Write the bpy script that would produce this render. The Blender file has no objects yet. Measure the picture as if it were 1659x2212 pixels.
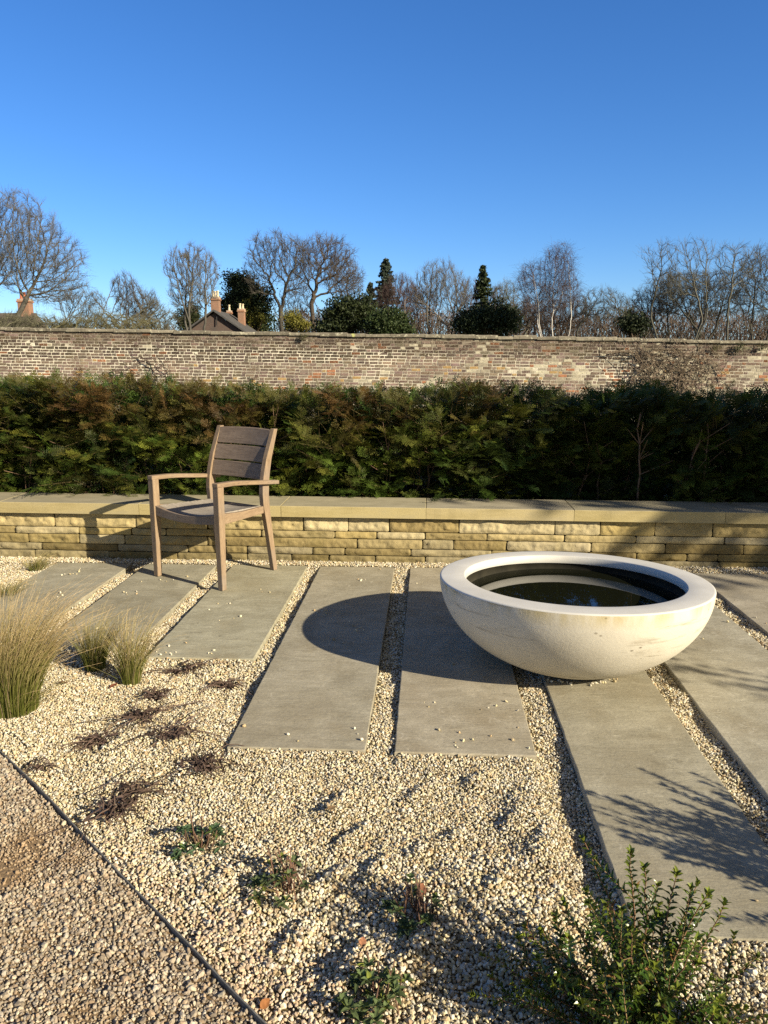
import bpy, math, numpy as np
from math import radians, pi, sin, cos
from mathutils import Vector, Matrix

# ------------------------------------------------------------------ camera, sky, sun, exposure
scene = bpy.context.scene
COL = scene.collection
PITCH, YAW, EYE = radians(11.264), radians(3.209), 1.4
cam_d = bpy.data.cameras.new('camera')
cam = bpy.data.objects.new('camera', cam_d); COL.objects.link(cam)
cam.location = (0, 0, EYE)
cam.rotation_euler = (pi/2 - PITCH, 0, YAW)
cam_d.sensor_fit = 'VERTICAL'
cam_d.sensor_height = 24.0
cam_d.lens = 12.0/math.tan(radians(67.2846)/2)
cam_d.clip_start = 0.05
cam_d.clip_end = 2000
scene.camera = cam

SUN_EL, SUN_AZ = radians(25.0), radians(33.5)      # azimuth measured from +X towards -Y
sun_dir = Vector((cos(SUN_AZ)*cos(SUN_EL), -sin(SUN_AZ)*cos(SUN_EL), sin(SUN_EL)))
sun_d = bpy.data.lights.new('sun', 'SUN'); sun_d.energy = 5.0; sun_d.angle = radians(0.5)
sun_d.color = (1.0, 0.875, 0.655)
sun = bpy.data.objects.new('sun', sun_d); COL.objects.link(sun)
sun.rotation_euler = (-sun_dir).to_track_quat('-Z', 'Y').to_euler()
sun.location = sun_dir*40

world = bpy.data.worlds.new('World'); scene.world = world; world.use_nodes = True
nt = world.node_tree
bg = nt.nodes['Background']
sky = nt.nodes.new('ShaderNodeTexSky'); sky.sky_type = 'NISHITA'; sky.sun_disc = False
sky.sun_elevation = SUN_EL
sky.sun_rotation = math.atan2(sun_dir.x, sun_dir.y)
sky.air_density = 1.0; sky.dust_density = 0.0; sky.ozone_density = 6.0; sky.altitude = 50
hs = nt.nodes.new('ShaderNodeHueSaturation'); hs.inputs['Saturation'].default_value = 1.12
nt.links.new(sky.outputs[0], hs.inputs['Color'])
gn = nt.nodes.new('ShaderNodeMix'); gn.data_type = 'RGBA'; gn.blend_type = 'MULTIPLY'; gn.inputs[0].default_value = 1.0
gn.inputs[7].default_value = (1.03, 1.13, 1.34, 1)
nt.links.new(hs.outputs[0], gn.inputs[6])
# out-of-view sky round the sun whitened and dimmed to neutralise and cut shadow fill
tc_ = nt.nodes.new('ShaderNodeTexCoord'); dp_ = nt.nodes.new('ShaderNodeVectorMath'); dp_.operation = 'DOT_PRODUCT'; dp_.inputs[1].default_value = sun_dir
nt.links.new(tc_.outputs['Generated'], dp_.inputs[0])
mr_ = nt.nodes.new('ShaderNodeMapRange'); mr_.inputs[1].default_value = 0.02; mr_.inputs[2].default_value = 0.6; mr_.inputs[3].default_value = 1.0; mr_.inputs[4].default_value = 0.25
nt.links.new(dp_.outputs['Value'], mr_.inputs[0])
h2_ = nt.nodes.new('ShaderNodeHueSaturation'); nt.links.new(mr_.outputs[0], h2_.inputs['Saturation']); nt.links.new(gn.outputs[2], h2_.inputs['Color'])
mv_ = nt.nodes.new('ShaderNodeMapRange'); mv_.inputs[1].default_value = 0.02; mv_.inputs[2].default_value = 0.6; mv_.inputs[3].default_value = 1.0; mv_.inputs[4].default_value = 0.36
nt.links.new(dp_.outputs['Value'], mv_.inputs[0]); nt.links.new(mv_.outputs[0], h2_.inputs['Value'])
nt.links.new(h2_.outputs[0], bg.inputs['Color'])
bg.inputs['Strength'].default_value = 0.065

scene.view_settings.view_transform = 'Standard'; scene.view_settings.look = 'None'
scene.view_settings.gamma = 1.0; scene.view_settings.use_curve_mapping = False
scene.view_settings.exposure = 0.90
scene.render.engine = 'CYCLES'
cy = scene.cycles
cy.max_bounces = 6; cy.diffuse_bounces = 3; cy.glossy_bounces = 3; cy.transmission_bounces = 4
cy.transparent_max_bounces = 6
cy.use_denoising = False
cy.sample_clamp_indirect = 6

# ------------------------------------------------------------------ picture point -> world helpers
F_PX, PW, PH = 1662.0, 1659.0, 2212.0
_fw = np.array([-sin(YAW)*cos(PITCH), cos(YAW)*cos(PITCH), -sin(PITCH)])
_rt = np.array([cos(YAW), sin(YAW), 0.0]); _up = np.cross(_rt, _fw)
def _ray(x, y): return _fw*F_PX + _rt*(x-PW/2) - _up*(y-PH/2)
def gz(x, y, z=0.0):
    d = _ray(x, y); t = (z-EYE)/d[2]; return np.array([0, 0, EYE]) + t*d
def at(x, y, Y):
    d = _ray(x, y); t = Y/d[1]; return np.array([0, 0, EYE]) + t*d
def px_per_m(Y): return 1694.0/Y

# ------------------------------------------------------------------ scene-graph helpers
def tag(o, label=None, cat=None, group=None, kind=None):
    if label: o['label'] = label
    if cat: o['category'] = cat
    if group: o['group'] = group
    if kind: o['kind'] = kind
    return o
def empty(name, loc=(0, 0, 0), rz=0.0):
    o = bpy.data.objects.new(name, None); o.location = loc; o.rotation_euler = (0, 0, rz)
    o.empty_display_size = 0.1
    COL.objects.link(o); return o

class MB:
    """collects numpy geometry, then links it as ONE mesh object"""
    def __init__(s): s.V, s.F, s.C, s.n = [], {3: [], 4: []}, [], 0
    def add(s, V, F, C=(1, 1, 1)):
        V = np.asarray(V, float).reshape(-1, 3); F = np.asarray(F, int)
        C = np.asarray(C, float)
        if C.ndim == 1: C = np.tile(C, (len(V), 1))
        s.V.append(V); s.C.append(C)
        if F.size: s.F[F.shape[1]].append(F + s.n)
        s.n += len(V)
    def build(s, name, mat, parent=None, smooth=False):
        if not s.V: return None
        me = bpy.data.meshes.new(name)
        V = np.concatenate(s.V); C = np.concatenate(s.C)
        loops, starts, tot = [], [], 0
        for k in (3, 4):
            if s.F[k]:
                f = np.concatenate(s.F[k]); loops.append(f.ravel())
                starts.append(tot + np.arange(len(f))*k); tot += f.size
        L = np.concatenate(loops); S = np.concatenate(starts)
        me.vertices.add(len(V)); me.vertices.foreach_set('co', V.astype(np.float32).ravel())
        me.loops.add(len(L)); me.loops.foreach_set('vertex_index', L.astype(np.int32))
        me.polygons.add(len(S)); me.polygons.foreach_set('loop_start', S.astype(np.int32))
        me.polygons.foreach_set('use_smooth', np.full(len(S), bool(smooth)))
        a = me.color_attributes.new('Col', 'FLOAT_COLOR', 'POINT')
        a.data.foreach_set('color', np.concatenate([C, np.ones((len(C), 1))], 1).astype(np.float32).ravel())
        me.update(calc_edges=True); me.validate()
        me.materials.append(mat)
        o = bpy.data.objects.new(name, me); COL.objects.link(o)
        if parent is not None: o.parent = parent
        return o

def norm(v): return v/np.maximum(np.linalg.norm(v, axis=-1, keepdims=True), 1e-9)
def tubes(mb, P0, P1, r0, r1, n=3, C=(1, 1, 1)):
    P0 = np.asarray(P0, float).reshape(-1, 3); P1 = np.asarray(P1, float).reshape(-1, 3); N = len(P0)
    if N == 0: return
    r0 = np.broadcast_to(np.asarray(r0, float), (N,)); r1 = np.broadcast_to(np.asarray(r1, float), (N,))
    d = norm(P1-P0); h = np.where(np.abs(d[:, 2:3]) > .9, [[1., 0, 0]], [[0, 0, 1.]])
    a = norm(np.cross(d, h)); b = np.cross(d, a)
    th = np.arange(n)*2*pi/n
    ring = a[:, None]*np.cos(th)[None, :, None] + b[:, None]*np.sin(th)[None, :, None]
    V = np.concatenate([P0[:, None]+ring*r0[:, None, None], P1[:, None]+ring*r1[:, None, None]], 1)
    i = np.arange(n); j = (i+1) % n
    f = np.stack([i, j, j+n, i+n], 1)
    Fs = (np.arange(N)[:, None, None]*2*n + f[None]).reshape(-1, 4)
    C = np.asarray(C, float)
    if C.ndim == 2: C = np.repeat(C, 2*n, axis=0)
    mb.add(V.reshape(-1, 3), Fs, C)
def polytube(mb, P, r, n=6, C=(1, 1, 1)):
    """one connected tube along a polyline, closed ends"""
    P = np.asarray(P, float); N = len(P); r = np.broadcast_to(np.asarray(r, float), (N,))
    t = norm(np.gradient(P, axis=0)); h = np.array([0, 0, 1.]) if abs(t[0, 2]) < .9 else np.array([1., 0, 0])
    V = []
    a = norm(np.cross(t[0], h))
    th = np.arange(n)*2*pi/n
    for k in range(N):
        a = norm(a - t[k]*(a@t[k])); b = np.cross(t[k], a)
        V.append(P[k] + r[k]*(np.cos(th)[:, None]*a + np.sin(th)[:, None]*b))
    V = np.concatenate(V); i = np.arange(n); j = (i+1) % n
    F = np.concatenate([np.stack([k*n+i, k*n+j, (k+1)*n+j, (k+1)*n+i], 1) for k in range(N-1)])
    mb.add(V, F, C)
    m = len(V)
    cap = np.concatenate([[P[0]], V[:n], [P[-1]], V[-n:]])
    mb.add(cap, np.concatenate([np.stack([np.zeros(n, int), 1+j, 1+i], 1), np.stack([np.full(n, n+1), n+2+i, n+2+j], 1)]), C)

def vnoise(x, y, sc, seed=0):
    x = np.asarray(x, float)*sc; y = np.asarray(y, float)*sc
    xi = np.floor(x).astype(np.int64); yi = np.floor(y).astype(np.int64); fx = x-xi; fy = y-yi
    def h(a, b):
        n = (a*374761393 + b*668265263 + seed*1442695041) & 0x7fffffff
        n = ((n ^ (n >> 13))*1274126177) & 0x7fffffff
        return ((n ^ (n >> 16)) & 0xffff)/65535.0
    u = fx*fx*(3-2*fx); v = fy*fy*(3-2*fy)
    return (h(xi, yi)*(1-u)+h(xi+1, yi)*u)*(1-v) + (h(xi, yi+1)*(1-u)+h(xi+1, yi+1)*u)*v
def fnoise(x, y, sc, seed=0, o=3):
    s, a, t = 0, 1.0, 0
    for k in range(o):
        s = s + a*vnoise(x, y, sc*2**k, seed+17*k); t += a; a *= .5
    return s/t
def lerp(a, b, t): 
    t = np.asarray(t)[..., None]; return np.asarray(a)*(1-t)+np.asarray(b)*t
def grid_faces(nu, nv):
    i, j = np.meshgrid(np.arange(nu-1), np.arange(nv-1), indexing='ij')
    a = (i*nv+j).ravel(); return np.stack([a, a+nv, a+nv+1, a+1], 1)

# ------------------------------------------------------------------ materials
class NT:
    def __init__(s, name):
        s.m = bpy.data.materials.new(name); s.m.use_nodes = True; s.t = s.m.node_tree
        s.b = s.t.nodes['Principled BSDF']; s.out = s.t.nodes['Material Output']
    def n(s, typ, **kw):
        o = s.t.nodes.new(typ)
        for k, v in kw.items():
            if k.startswith('i_'):
                key = k[2:]; key = int(key) if key.isdigit() else key
                o.inputs[key].default_value = v
            else: setattr(o, k, v)
        return o
    def l(s, a, b): s.t.links.new(a, b)
    def coord(s, scale=(1, 1, 1), rot=(0, 0, 0)):
        tc = s.n('ShaderNodeTexCoord'); mp = s.n('ShaderNodeMapping')
        mp.inputs['Scale'].default_value = scale; mp.inputs['Rotation'].default_value = rot
        s.l(tc.outputs['Object'], mp.inputs[0]); return mp.outputs[0]
    def noise(s, vec, scale, detail=4, rough=.55, dist=0):
        t = s.n('ShaderNodeTexNoise'); t.inputs['Scale'].default_value = scale
        t.inputs['Detail'].default_value = detail; t.inputs['Roughness'].default_value = rough
        t.inputs['Distortion'].default_value = dist
        if vec is not None: s.l(vec, t.inputs['Vector'])
        return t.outputs['Fac']
    def ramp(s, fac, stops):
        r = s.n('ShaderNodeValToRGB'); e = r.color_ramp.elements
        while len(e) < len(stops): e.new(.5)
        for k, (p, c) in enumerate(stops):
            e[k].position = p; e[k].color = (c, c, c, 1) if isinstance(c, (int, float)) else (*c, 1)
        s.l(fac, r.inputs[0]); return r.outputs[0]
    def mix(s, fac, a, b, typ='MIX'):
        m = s.n('ShaderNodeMix', data_type='RGBA', blend_type=typ)
        for k, v in ((0, fac), (6, a), (7, b)):
            if hasattr(v, 'is_linked'): s.l(v, m.inputs[k])
            else: m.inputs[k].default_value = v if k == 0 else (*v, 1)
        return m.outputs[2]
    def attr(s):
        a = s.n('ShaderNodeAttribute', attribute_name='Col'); return a.outputs['Color']
    def math(s, op, a, b=0.0):
        m = s.n('ShaderNodeMath', operation=op)
        for k, v in ((0, a), (1, b)):
            if hasattr(v, 'is_linked'): s.l(v, m.inputs[k])
            else: m.inputs[k].default_value = v
        return m.outputs[0]
    def bump(s, h, strength=.5, dist=.01, prev=None):
        b = s.n('ShaderNodeBump'); b.inputs['Strength'].default_value = strength; b.inputs['Distance'].default_value = dist
        s.l(h, b.inputs['Height'])
        if prev is not None: s.l(prev, b.inputs['Normal'])
        return b.outputs[0]
    def fin(s, col, rough=.8, spec=.3, nrm=None):
        if hasattr(col, 'is_linked'): s.l(col, s.b.inputs['Base Color'])
        else: s.b.inputs['Base Color'].default_value = (*col, 1)
        if hasattr(rough, 'is_linked'): s.l(rough, s.b.inputs['Roughness'])
        else: s.b.inputs['Roughness'].default_value = rough
        s.b.inputs['Specular IOR Level'].default_value = spec
        if nrm is not None: s.l(nrm, s.b.inputs['Normal'])
        return s.m

def leaf_mat(name, rough=.5, spec=.4, trans=.25):
    t = NT(name); c = t.attr(); t.fin(c, rough, spec)
    if trans > 0:
        tr = t.n('ShaderNodeBsdfTranslucent'); t.l(t.mix(1.0, c, (1.0, 1.0, .55), 'MULTIPLY'), tr.inputs[0])
        mx = t.n('ShaderNodeMixShader'); mx.inputs[0].default_value = trans
        t.l(t.b.outputs[0], mx.inputs[1]); t.l(tr.outputs[0], mx.inputs[2]); t.l(mx.outputs[0], t.out.inputs[0])
    return t.m
def attr_mat(name, rough=.85, spec=.2, nsc=40, namp=.25, bump=0):
    t = NT(name); v = t.coord(); n = t.noise(v, nsc, 4)
    c = t.mix(1.0, t.attr(), t.ramp(n, [(.3, 1-namp), (.7, 1+namp*.6)]), 'MULTIPLY')
    return t.fin(c, rough, spec, t.bump(n, bump, .01) if bump else None)

MAT = {}
# natural sandstone paving
t = NT('paving sandstone'); v = t.coord(); vs = t.coord((1.0, 3.2, 1))
n1 = t.noise(v, 2.2, 5, .6); n2 = t.noise(vs, 9, 6, .65, .6); n3 = t.noise(v, 90, 3, .6); n4 = t.noise(vs, 26, 4, .7, 1.2)
obi = t.n('ShaderNodeObjectInfo'); off = t.n('ShaderNodeVectorMath', operation='ADD'); sc3 = t.n('ShaderNodeVectorMath', operation='SCALE'); sc3.inputs[0].default_value = (31, 17, 5); t.l(obi.outputs['Random'], sc3.inputs['Scale'])
tcv = t.n('ShaderNodeTexCoord'); t.l(tcv.outputs['Object'], off.inputs[0]); t.l(sc3.outputs[0], off.inputs[1]); v = off.outputs[0]
ms = t.n('ShaderNodeMapping'); ms.inputs['Scale'].default_value = (1.0, 3.4, 1.0); t.l(v, ms.inputs[0]); vs = ms.outputs[0]
n1 = t.noise(v, 4.5, 7, .68, .5); n2 = t.noise(vs, 6, 7, .68, .8); n3 = t.noise(v, 90, 3, .6); n4 = t.noise(vs, 17, 5, .72, 1.5)
c = t.ramp(n1, [(.32, (.26, .236, .175)), (.5, (.34, .316, .245)), (.66, (.41, .382, .300))])
c = t.mix(t.ramp(n2, [(.46, 0.0), (.66, .55)]), c, (.25, .226, .165))
c = t.mix(t.ramp(n4, [(.57, 0.0), (.68, .5)]), c, (.50, .465, .355))
c = t.mix(t.ramp(t.noise(v, 3.2, 5, .6), [(.52, 0.0), (.70, .5)]), c, (.24, .20, .13))
c = t.mix(t.ramp(t.noise(v, 11, 5, .7, 2.0), [(.60, 0.0), (.68, .5)]), c, (.17, .152, .112))
c = t.mix(t.ramp(t.noise(v, 15, 6, .8, 1.0), [(.58, 0.0), (.66, .55)]), c, (.52, .49, .40))
c = t.mix(t.ramp(t.noise(v, 1.3, 4, .6), [(.50, 0.0), (.72, .55)]), c, (.27, .235, .165))
c = t.mix(1.0, c, t.ramp(n3, [(.3, .88), (.7, 1.08)]), 'MULTIPLY')
c = t.mix(1.0, c, t.attr(), 'MULTIPLY')
vd = t.n('ShaderNodeTexVoronoi'); vd.inputs['Scale'].default_value = 28; t.l(v, vd.inputs['Vector'])
dots = t.ramp(vd.outputs['Distance'], [(.05, .7), (.09, 0.0)])
c = t.mix(t.math('MULTIPLY', dots, t.ramp(t.noise(v, 7, 2), [(.5, 0.0), (.6, 1.0)])), c, (.12, .11, .09))
b1 = t.bump(n2, .35, .012); b2 = t.bump(n3, .35, .002, b1); b3 = t.bump(n4, .3, .004, b2)
MAT['slab'] = t.fin(c, .78, .25, b3)
# sawn coping stone, yellower on the arrises
t = NT('sawn coping stone'); v = t.coord((.5, 1, 2.5)); n1 = t.noise(v, 4, 5, .6); n2 = t.noise(t.coord(), 120, 3)
c = t.ramp(n1, [(.35, (.335, .275, .130)), (.5, (.40, .335, .175)), (.65, (.36, .31, .185))])
geo = t.n('ShaderNodeNewGeometry'); sx = t.n('ShaderNodeSeparateXYZ'); t.l(geo.outputs['Normal'], sx.inputs[0])
top = t.ramp(sx.outputs['Z'], [(.55, 0.0), (.85, 1.0)])
ct = t.ramp(t.noise(t.coord((1, 2.5, 1)), 5, 5, .65), [(.3, (.26, .235, .165)), (.7, (.36, .325, .235))])
c = t.mix(top, c, ct)
c = t.mix(1.0, c, t.ramp(n2, [(.3, .9), (.7, 1.08)]), 'MULTIPLY'); c = t.mix(1.0, c, t.attr(), 'MULTIPLY')
c = t.mix(t.ramp(t.noise(t.coord((6, 6, .7)), 3, 4), [(.62, 0.0), (.8, .35)]), c, (.17, .15, .07))
MAT['coping'] = t.fin(c, .8, .2, t.bump(n2, .25, .003))
# split-face walling stone
t = NT('split walling stone'); v = t.coord(); n1 = t.noise(v, 9, 6, .65, .4); n2 = t.noise(v, 60, 5, .7)
c = t.mix(1.0, t.attr(), t.ramp(n1, [(.25, .62), (.5, 1.0), (.75, 1.2)]), 'MULTIPLY')
c = t.mix(t.ramp(n2, [(.55, 0.0), (.8, .4)]), c, (.52, .43, .24))
c = t.mix(t.ramp(t.noise(v, 3.5, 5, .7), [(.52, 0.0), (.75, .55)]), c, (.15, .125, .045))
MAT['walling'] = t.fin(c, .88, .15, t.bump(n2, .6, .006, t.bump(n1, .45, .012)))
# old brick
t = NT('weathered brick'); v = t.coord(); n1 = t.noise(v, 14, 5, .7); n2 = t.noise(v, 45, 4, .7)
c = t.mix(1.0, t.attr(), t.ramp(n1, [(.3, .6), (.7, 1.3)]), 'MULTIPLY')
c = t.mix(t.ramp(n2, [(.56, 0.0), (.66, .75)]), c, (.42, .38, .29))
c = t.mix(t.ramp(t.noise(v, 11, 5, .8), [(.57, 0.0), (.64, .8)]), c, (.085, .07, .055))
c = t.mix(t.ramp(t.noise(v, 17, 5, .85), [(.575, 0.0), (.63, .85)]), c, (.60, .57, .44))
MAT['brick'] = t.fin(c, .92, .1, t.bump(n2, .7, .01))
t = NT('lime mortar'); v = t.coord(); n1 = t.noise(v, 5, 5, .7); n2 = t.noise(v, 40, 4, .7)
c = t.mix(t.ramp(n1, [(.54, 0.0), (.70, .7)]), t.attr(), (.17, .14, .11))
c = t.mix(1.0, c, t.ramp(n2, [(.3, .7), (.7, 1.15)]), 'MULTIPLY')
MAT['mortar'] = t.fin(c, .95, .1, t.bump(n2, .6, .01))
t = NT('lichened wall coping'); v = t.coord(); n1 = t.noise(v, 4, 6, .7); n2 = t.noise(v, 11, 5, .7)
c = t.mix(1.0, t.attr(), t.ramp(n1, [(.3, .55), (.7, 1.25)]), 'MULTIPLY')
c = t.mix(t.ramp(n2, [(.57, 0.0), (.63, .85)]), c, (.50, .48, .36))
c = t.mix(t.ramp(t.noise(v, 2.3, 3), [(.66, 0.0), (.7, .8)]), c, (.50, .52, .20))
MAT['wallcap'] = t.fin(c, .95, .1, t.bump(n2, .5, .02))
MAT['stone'] = attr_mat('gravel chips', .85, .2, 60, .22)
MAT['bed'] = attr_mat('gravel fines', .95, .1, 70, .35, .6)
MAT['earth'] = attr_mat('earth and rough grass', .95, .1, .6, .3)
# weathered teak, grain along the object's own long axis is written per board by the mapping
def teak(name, sc, a, b, d):
    t = NT(name); v = t.coord(sc); n1 = t.noise(v, 3, 6, .65, .5); n2 = t.noise(t.coord(), 5, 3)
    n3 = t.noise(v, 11, 4, .6)
    c = t.ramp(n1, [(.3, a), (.55, b), (.75, d)])
    c = t.mix(t.ramp(n2, [(.45, 0.0), (.75, .6)]), c, (.22, .19, .165))
    c = t.mix(t.ramp(n3, [(.55, 0.0), (.66, .55)]), c, (.09, .065, .048))
    return t.fin(c, .72, .25, t.bump(n3, .3, .002))
A_, B_, D_ = (.20, .140, .088), (.275, .197, .125), (.34, .255, .168)
MAT['teak_z'] = teak('weathered teak upright', (22, 22, 2.5), A_, B_, D_)
MAT['teak_x'] = teak('weathered teak crosswise', (2.5, 22, 22), (.15, .112, .085), (.215, .163, .122), (.27, .21, .16))
MAT['teak_y'] = teak('weathered teak lengthwise', (22, 2.5, 22), A_, B_, D_)
MAT['teak_seat'] = teak('greyed teak', (2.5, 22, 22), (.25, .22, .19), (.33, .295, .25), (.40, .36, .31))
# cast stone bowl
t = NT('cast stone'); v = t.coord(); n1 = t.noise(v, 3, 5, .6); n2 = t.noise(v, 75, 5, .65); n3 = t.noise(t.coord((1, 1, 11)), 3.2, 6, .7, .5)
c = t.ramp(n1, [(.3, (.53, .49, .40)), (.6, (.635, .60, .51)), (.8, (.68, .65, .57))])
c = t.mix(t.ramp(n3, [(.57, 0.0), (.68, .60)]), c, (.27, .235, .17))
oz = t.n('ShaderNodeSeparateXYZ'); t.l(t.coord(), oz.inputs[0])
stain = t.ramp(oz.outputs['Z'], [(.33, 0.0), (.385, 1.0)])
c = t.mix(t.math('MULTIPLY', stain, t.ramp(t.noise(t.coord((5, 5, 1.0)), 2.2, 4), [(.42, 0.0), (.62, .70)])), c, (.42, .34, .15))
vs_ = t.n('ShaderNodeTexVoronoi'); vs_.inputs['Scale'].default_value = 13; t.l(t.coord((1, 1, 1.5)), vs_.inputs['Vector'])
c = t.mix(t.math('MULTIPLY', t.ramp(vs_.outputs['Distance'], [(.06, .8), (.12, 0.0)]), t.ramp(t.noise(v, 4, 2), [(.52, 0.0), (.58, 1.0)])), c, (.15, .12, .08))
MAT['bowl'] = t.fin(c, .85, .2, t.bump(n2, .24, .004))
t = NT('smooth cast stone rim'); v = t.coord(); n1 = t.noise(v, 6, 5, .6)
c = t.ramp(n1, [(.3, (.52, .51, .48)), (.7, (.61, .60, .565))]); MAT['rim'] = t.fin(c, .6, .3, t.bump(t.noise(v, 120, 3), .12, .002))
t = NT('dark bowl lining'); n1 = t.noise(t.coord(), 12, 4); MAT['liner'] = t.fin(t.ramp(n1, [(.3, (.016, .015, .011)), (.7, (.035, .032, .022))]), .7, .2)
t = NT('still dark water'); t.fin((.008, .009, .005), .008, .9, t.bump(t.noise(t.coord(), 14, 2), .02, .004)); t.b.inputs['IOR'].default_value = 1.33
MAT['water'] = t.m
t = NT('steel edging'); n1 = t.noise(t.coord(), 30, 4); MAT['steel'] = t.fin(t.ramp(n1, [(.3, (.10, .10, .095)), (.7, (.19, .185, .17))]), .6, .4)
MAT['bark'] = attr_mat('bark', .9, .15, 9, .3)
MAT['needle'] = leaf_mat('yew needles', .55, .3, .18)
MAT['ever'] = leaf_mat('evergreen foliage', .6, .25, .12)
MAT['gloss'] = leaf_mat('glossy leaves', .32, .5, .16)
MAT['soft'] = leaf_mat('downy leaves', .8, .2, .2)
MAT['blade'] = leaf_mat('grass blades', .6, .25, .35)
MAT['dry'] = leaf_mat('dry leaves', .8, .15, .15)
MAT['pot'] = attr_mat('fired clay', .8, .2, 6, .2)
MAT['slate'] = attr_mat('roof slate', .7, .3, 4, .25)
t = NT('house brick'); v = t.coord(); br = t.n('ShaderNodeTexBrick'); br.inputs['Scale'].default_value = 4.4
br.inputs['Color1'].default_value = (.30, .145, .09, 1); br.inputs['Color2'].default_value = (.23, .115, .075, 1); br.inputs['Mortar'].default_value = (.40, .33, .25, 1)
rot = t.n('ShaderNodeMapping'); rot.inputs['Rotation'].default_value = (pi/2, 0, 0); t.l(v, rot.inputs[0]); t.l(rot.outputs[0], br.inputs['Vector'])
c = t.mix(t.ramp(t.noise(v, 1.4, 5), [(.45, 0.0), (.7, .6)]), br.outputs['Color'], (.17, .14, .11)); c = t.mix(1.0, c, t.attr(), 'MULTIPLY')
MAT['housebrick'] = t.fin(c, .9, .1)

# ------------------------------------------------------------------ the ground
EDGE = np.array([gz(0, 1620), gz(110, 1728), gz(215, 1835), gz(305, 1930), gz(400, 2030), gz(490, 2125), gz(580, 2212)])[:, :2]
def edge_x(y):
    y = np.asarray(y, float); ys, xs = EDGE[::-1, 1], EDGE[::-1, 0]
    s = (xs[-1]-xs[-2])/(ys[-1]-ys[-2])
    s0 = (xs[1]-xs[0])/(ys[1]-ys[0])
    r = np.interp(y, ys, xs); r = np.where(y > ys[-1], xs[-1]+s*(y-ys[-1]), r); return np.where(y < ys[0], xs[0]+s0*(y-ys[0]), r)
SLABS = [(-2.578, -2.04, 3.75, 5.085), (-1.935, -1.443, 3.50, 5.09), (-1.332, -.812, 3.41, 5.095), (-.724, -.212, 2.575, 5.09),
         (-.106, .406, 2.567, 5.09), (.532, 1.008, 1.70, 5.08), (1.126, 1.678, 1.62, 5.06), (1.785, 2.30, 2.45, 5.06), (2.41, 2.92, 2.45, 5.06), (3.03, 3.54, 2.45, 5.06)]
def in_slab(x, y, m=0.0):
    r = np.zeros(np.shape(x), bool)
    for a, b, c_, d in SLABS: r |= (x > a-m) & (x < b+m) & (y > c_-m) & (y < d+m)
    return r
_rh = np.random.default_rng(31)
HUMPS = [(*gz(px, py)[:2], h_, l_) for px, py, h_, l_ in [(905, 1700, .016, .07), (760, 1795, .018, .09), (905, 1830, .015, .06), (1020, 1680, .012, .05), (1110, 1760, .014, .06), (560, 1760, .012, .07), (700, 1900, .018, .10), (820, 1860, .014, .08), (1080, 1900, .016, .08), (640, 2020, .016, .10), (480, 1900, .012, .06), (1180, 1800, .013, .07), (980, 1790, .013, .05), (560, 1560, .012, .08), (380, 1680, .014, .07), (250, 1600, .014, .08), (900, 2060, .02, .10), (740, 2110, .016, .08)]]
HUMPS += [(_rh.uniform(-1.4, .4), _rh.uniform(1.5, 3.3), _rh.uniform(.006, .013), _rh.uniform(.03, .08)) for _ in range(34)]
def gh(x, y):
    """height of the gravel surface"""
    x = np.asarray(x, float); y = np.asarray(y, float)
    h = -.024 + .040*(fnoise(x, y, 3.2, 5)-.5) + .026*(fnoise(x, y, 8.0, 9, 2)-.5)
    h = h + .05*np.exp(-((x+1.50)**2/.16+(y-2.95)**2/.12)) + .03*np.exp(-((x+.03)**2/.05+(y-1.68)**2/.03))
    h = h + .022*np.exp(-((x+.42)**2+(y-1.80)**2)/.03) - .022*np.exp(-((x-.46)**2)/.004)*np.clip((2.75-y)/.5, 0, 1)
    for bx_, by_, bh_, bl_ in HUMPS: h = h + 1.35*bh_*np.exp(-(((x-bx_)*.834-(y-by_)*.552)/.028)**2-(((x-bx_)*.552+(y-by_)*.834)/bl_)**2)
    k_ = np.clip((y-5.03)/.06, 0, 1); h = h*(1-k_)+(np.maximum(h, -.008)+.012)*k_
    k_ = np.clip((y-2.45)/.5, 0, 1)*(y < 5.06)*np.clip((x+2.2)/.25, 0, 1); h = h*(1-k_)+np.minimum(h, -.010)*k_
    for a, b, c_, d in SLABS[2:6]:
        k_ = np.exp(-(np.minimum(y-c_, 0)/.06)**2)*(y < c_)*np.clip((x-a)/.03+.3, 0, 1)*np.clip((b-x)/.03+.3, 0, 1)
        h = h*(1-k_)-.0075*k_
    path = x < edge_x(y)
    return np.where(path, -.016 + .35*(h+.024), np.where((x-edge_x(y) < .12), np.minimum(h, -.006), h))
rng = np.random.default_rng(7)

mb = MB(); N = 70
xs = np.concatenate([-np.geomspace(900, 8, N//2), np.linspace(-7, 7, N), np.geomspace(8, 900, N//2)])
ys = np.concatenate([np.linspace(-12, 8, 60), np.geomspace(9, 1400, 60)])
X, Y = np.meshgrid(xs, ys, indexing='ij')
mb.add(np.stack([X, Y, np.full_like(X, -.15)], -1), grid_faces(len(xs), len(ys)), lerp((.06, .065, .03), (.10, .085, .045), fnoise(X, Y, .12, 3)).reshape(-1, 3))
tag(mb.build('ground', MAT['earth']), kind='structure')

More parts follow.
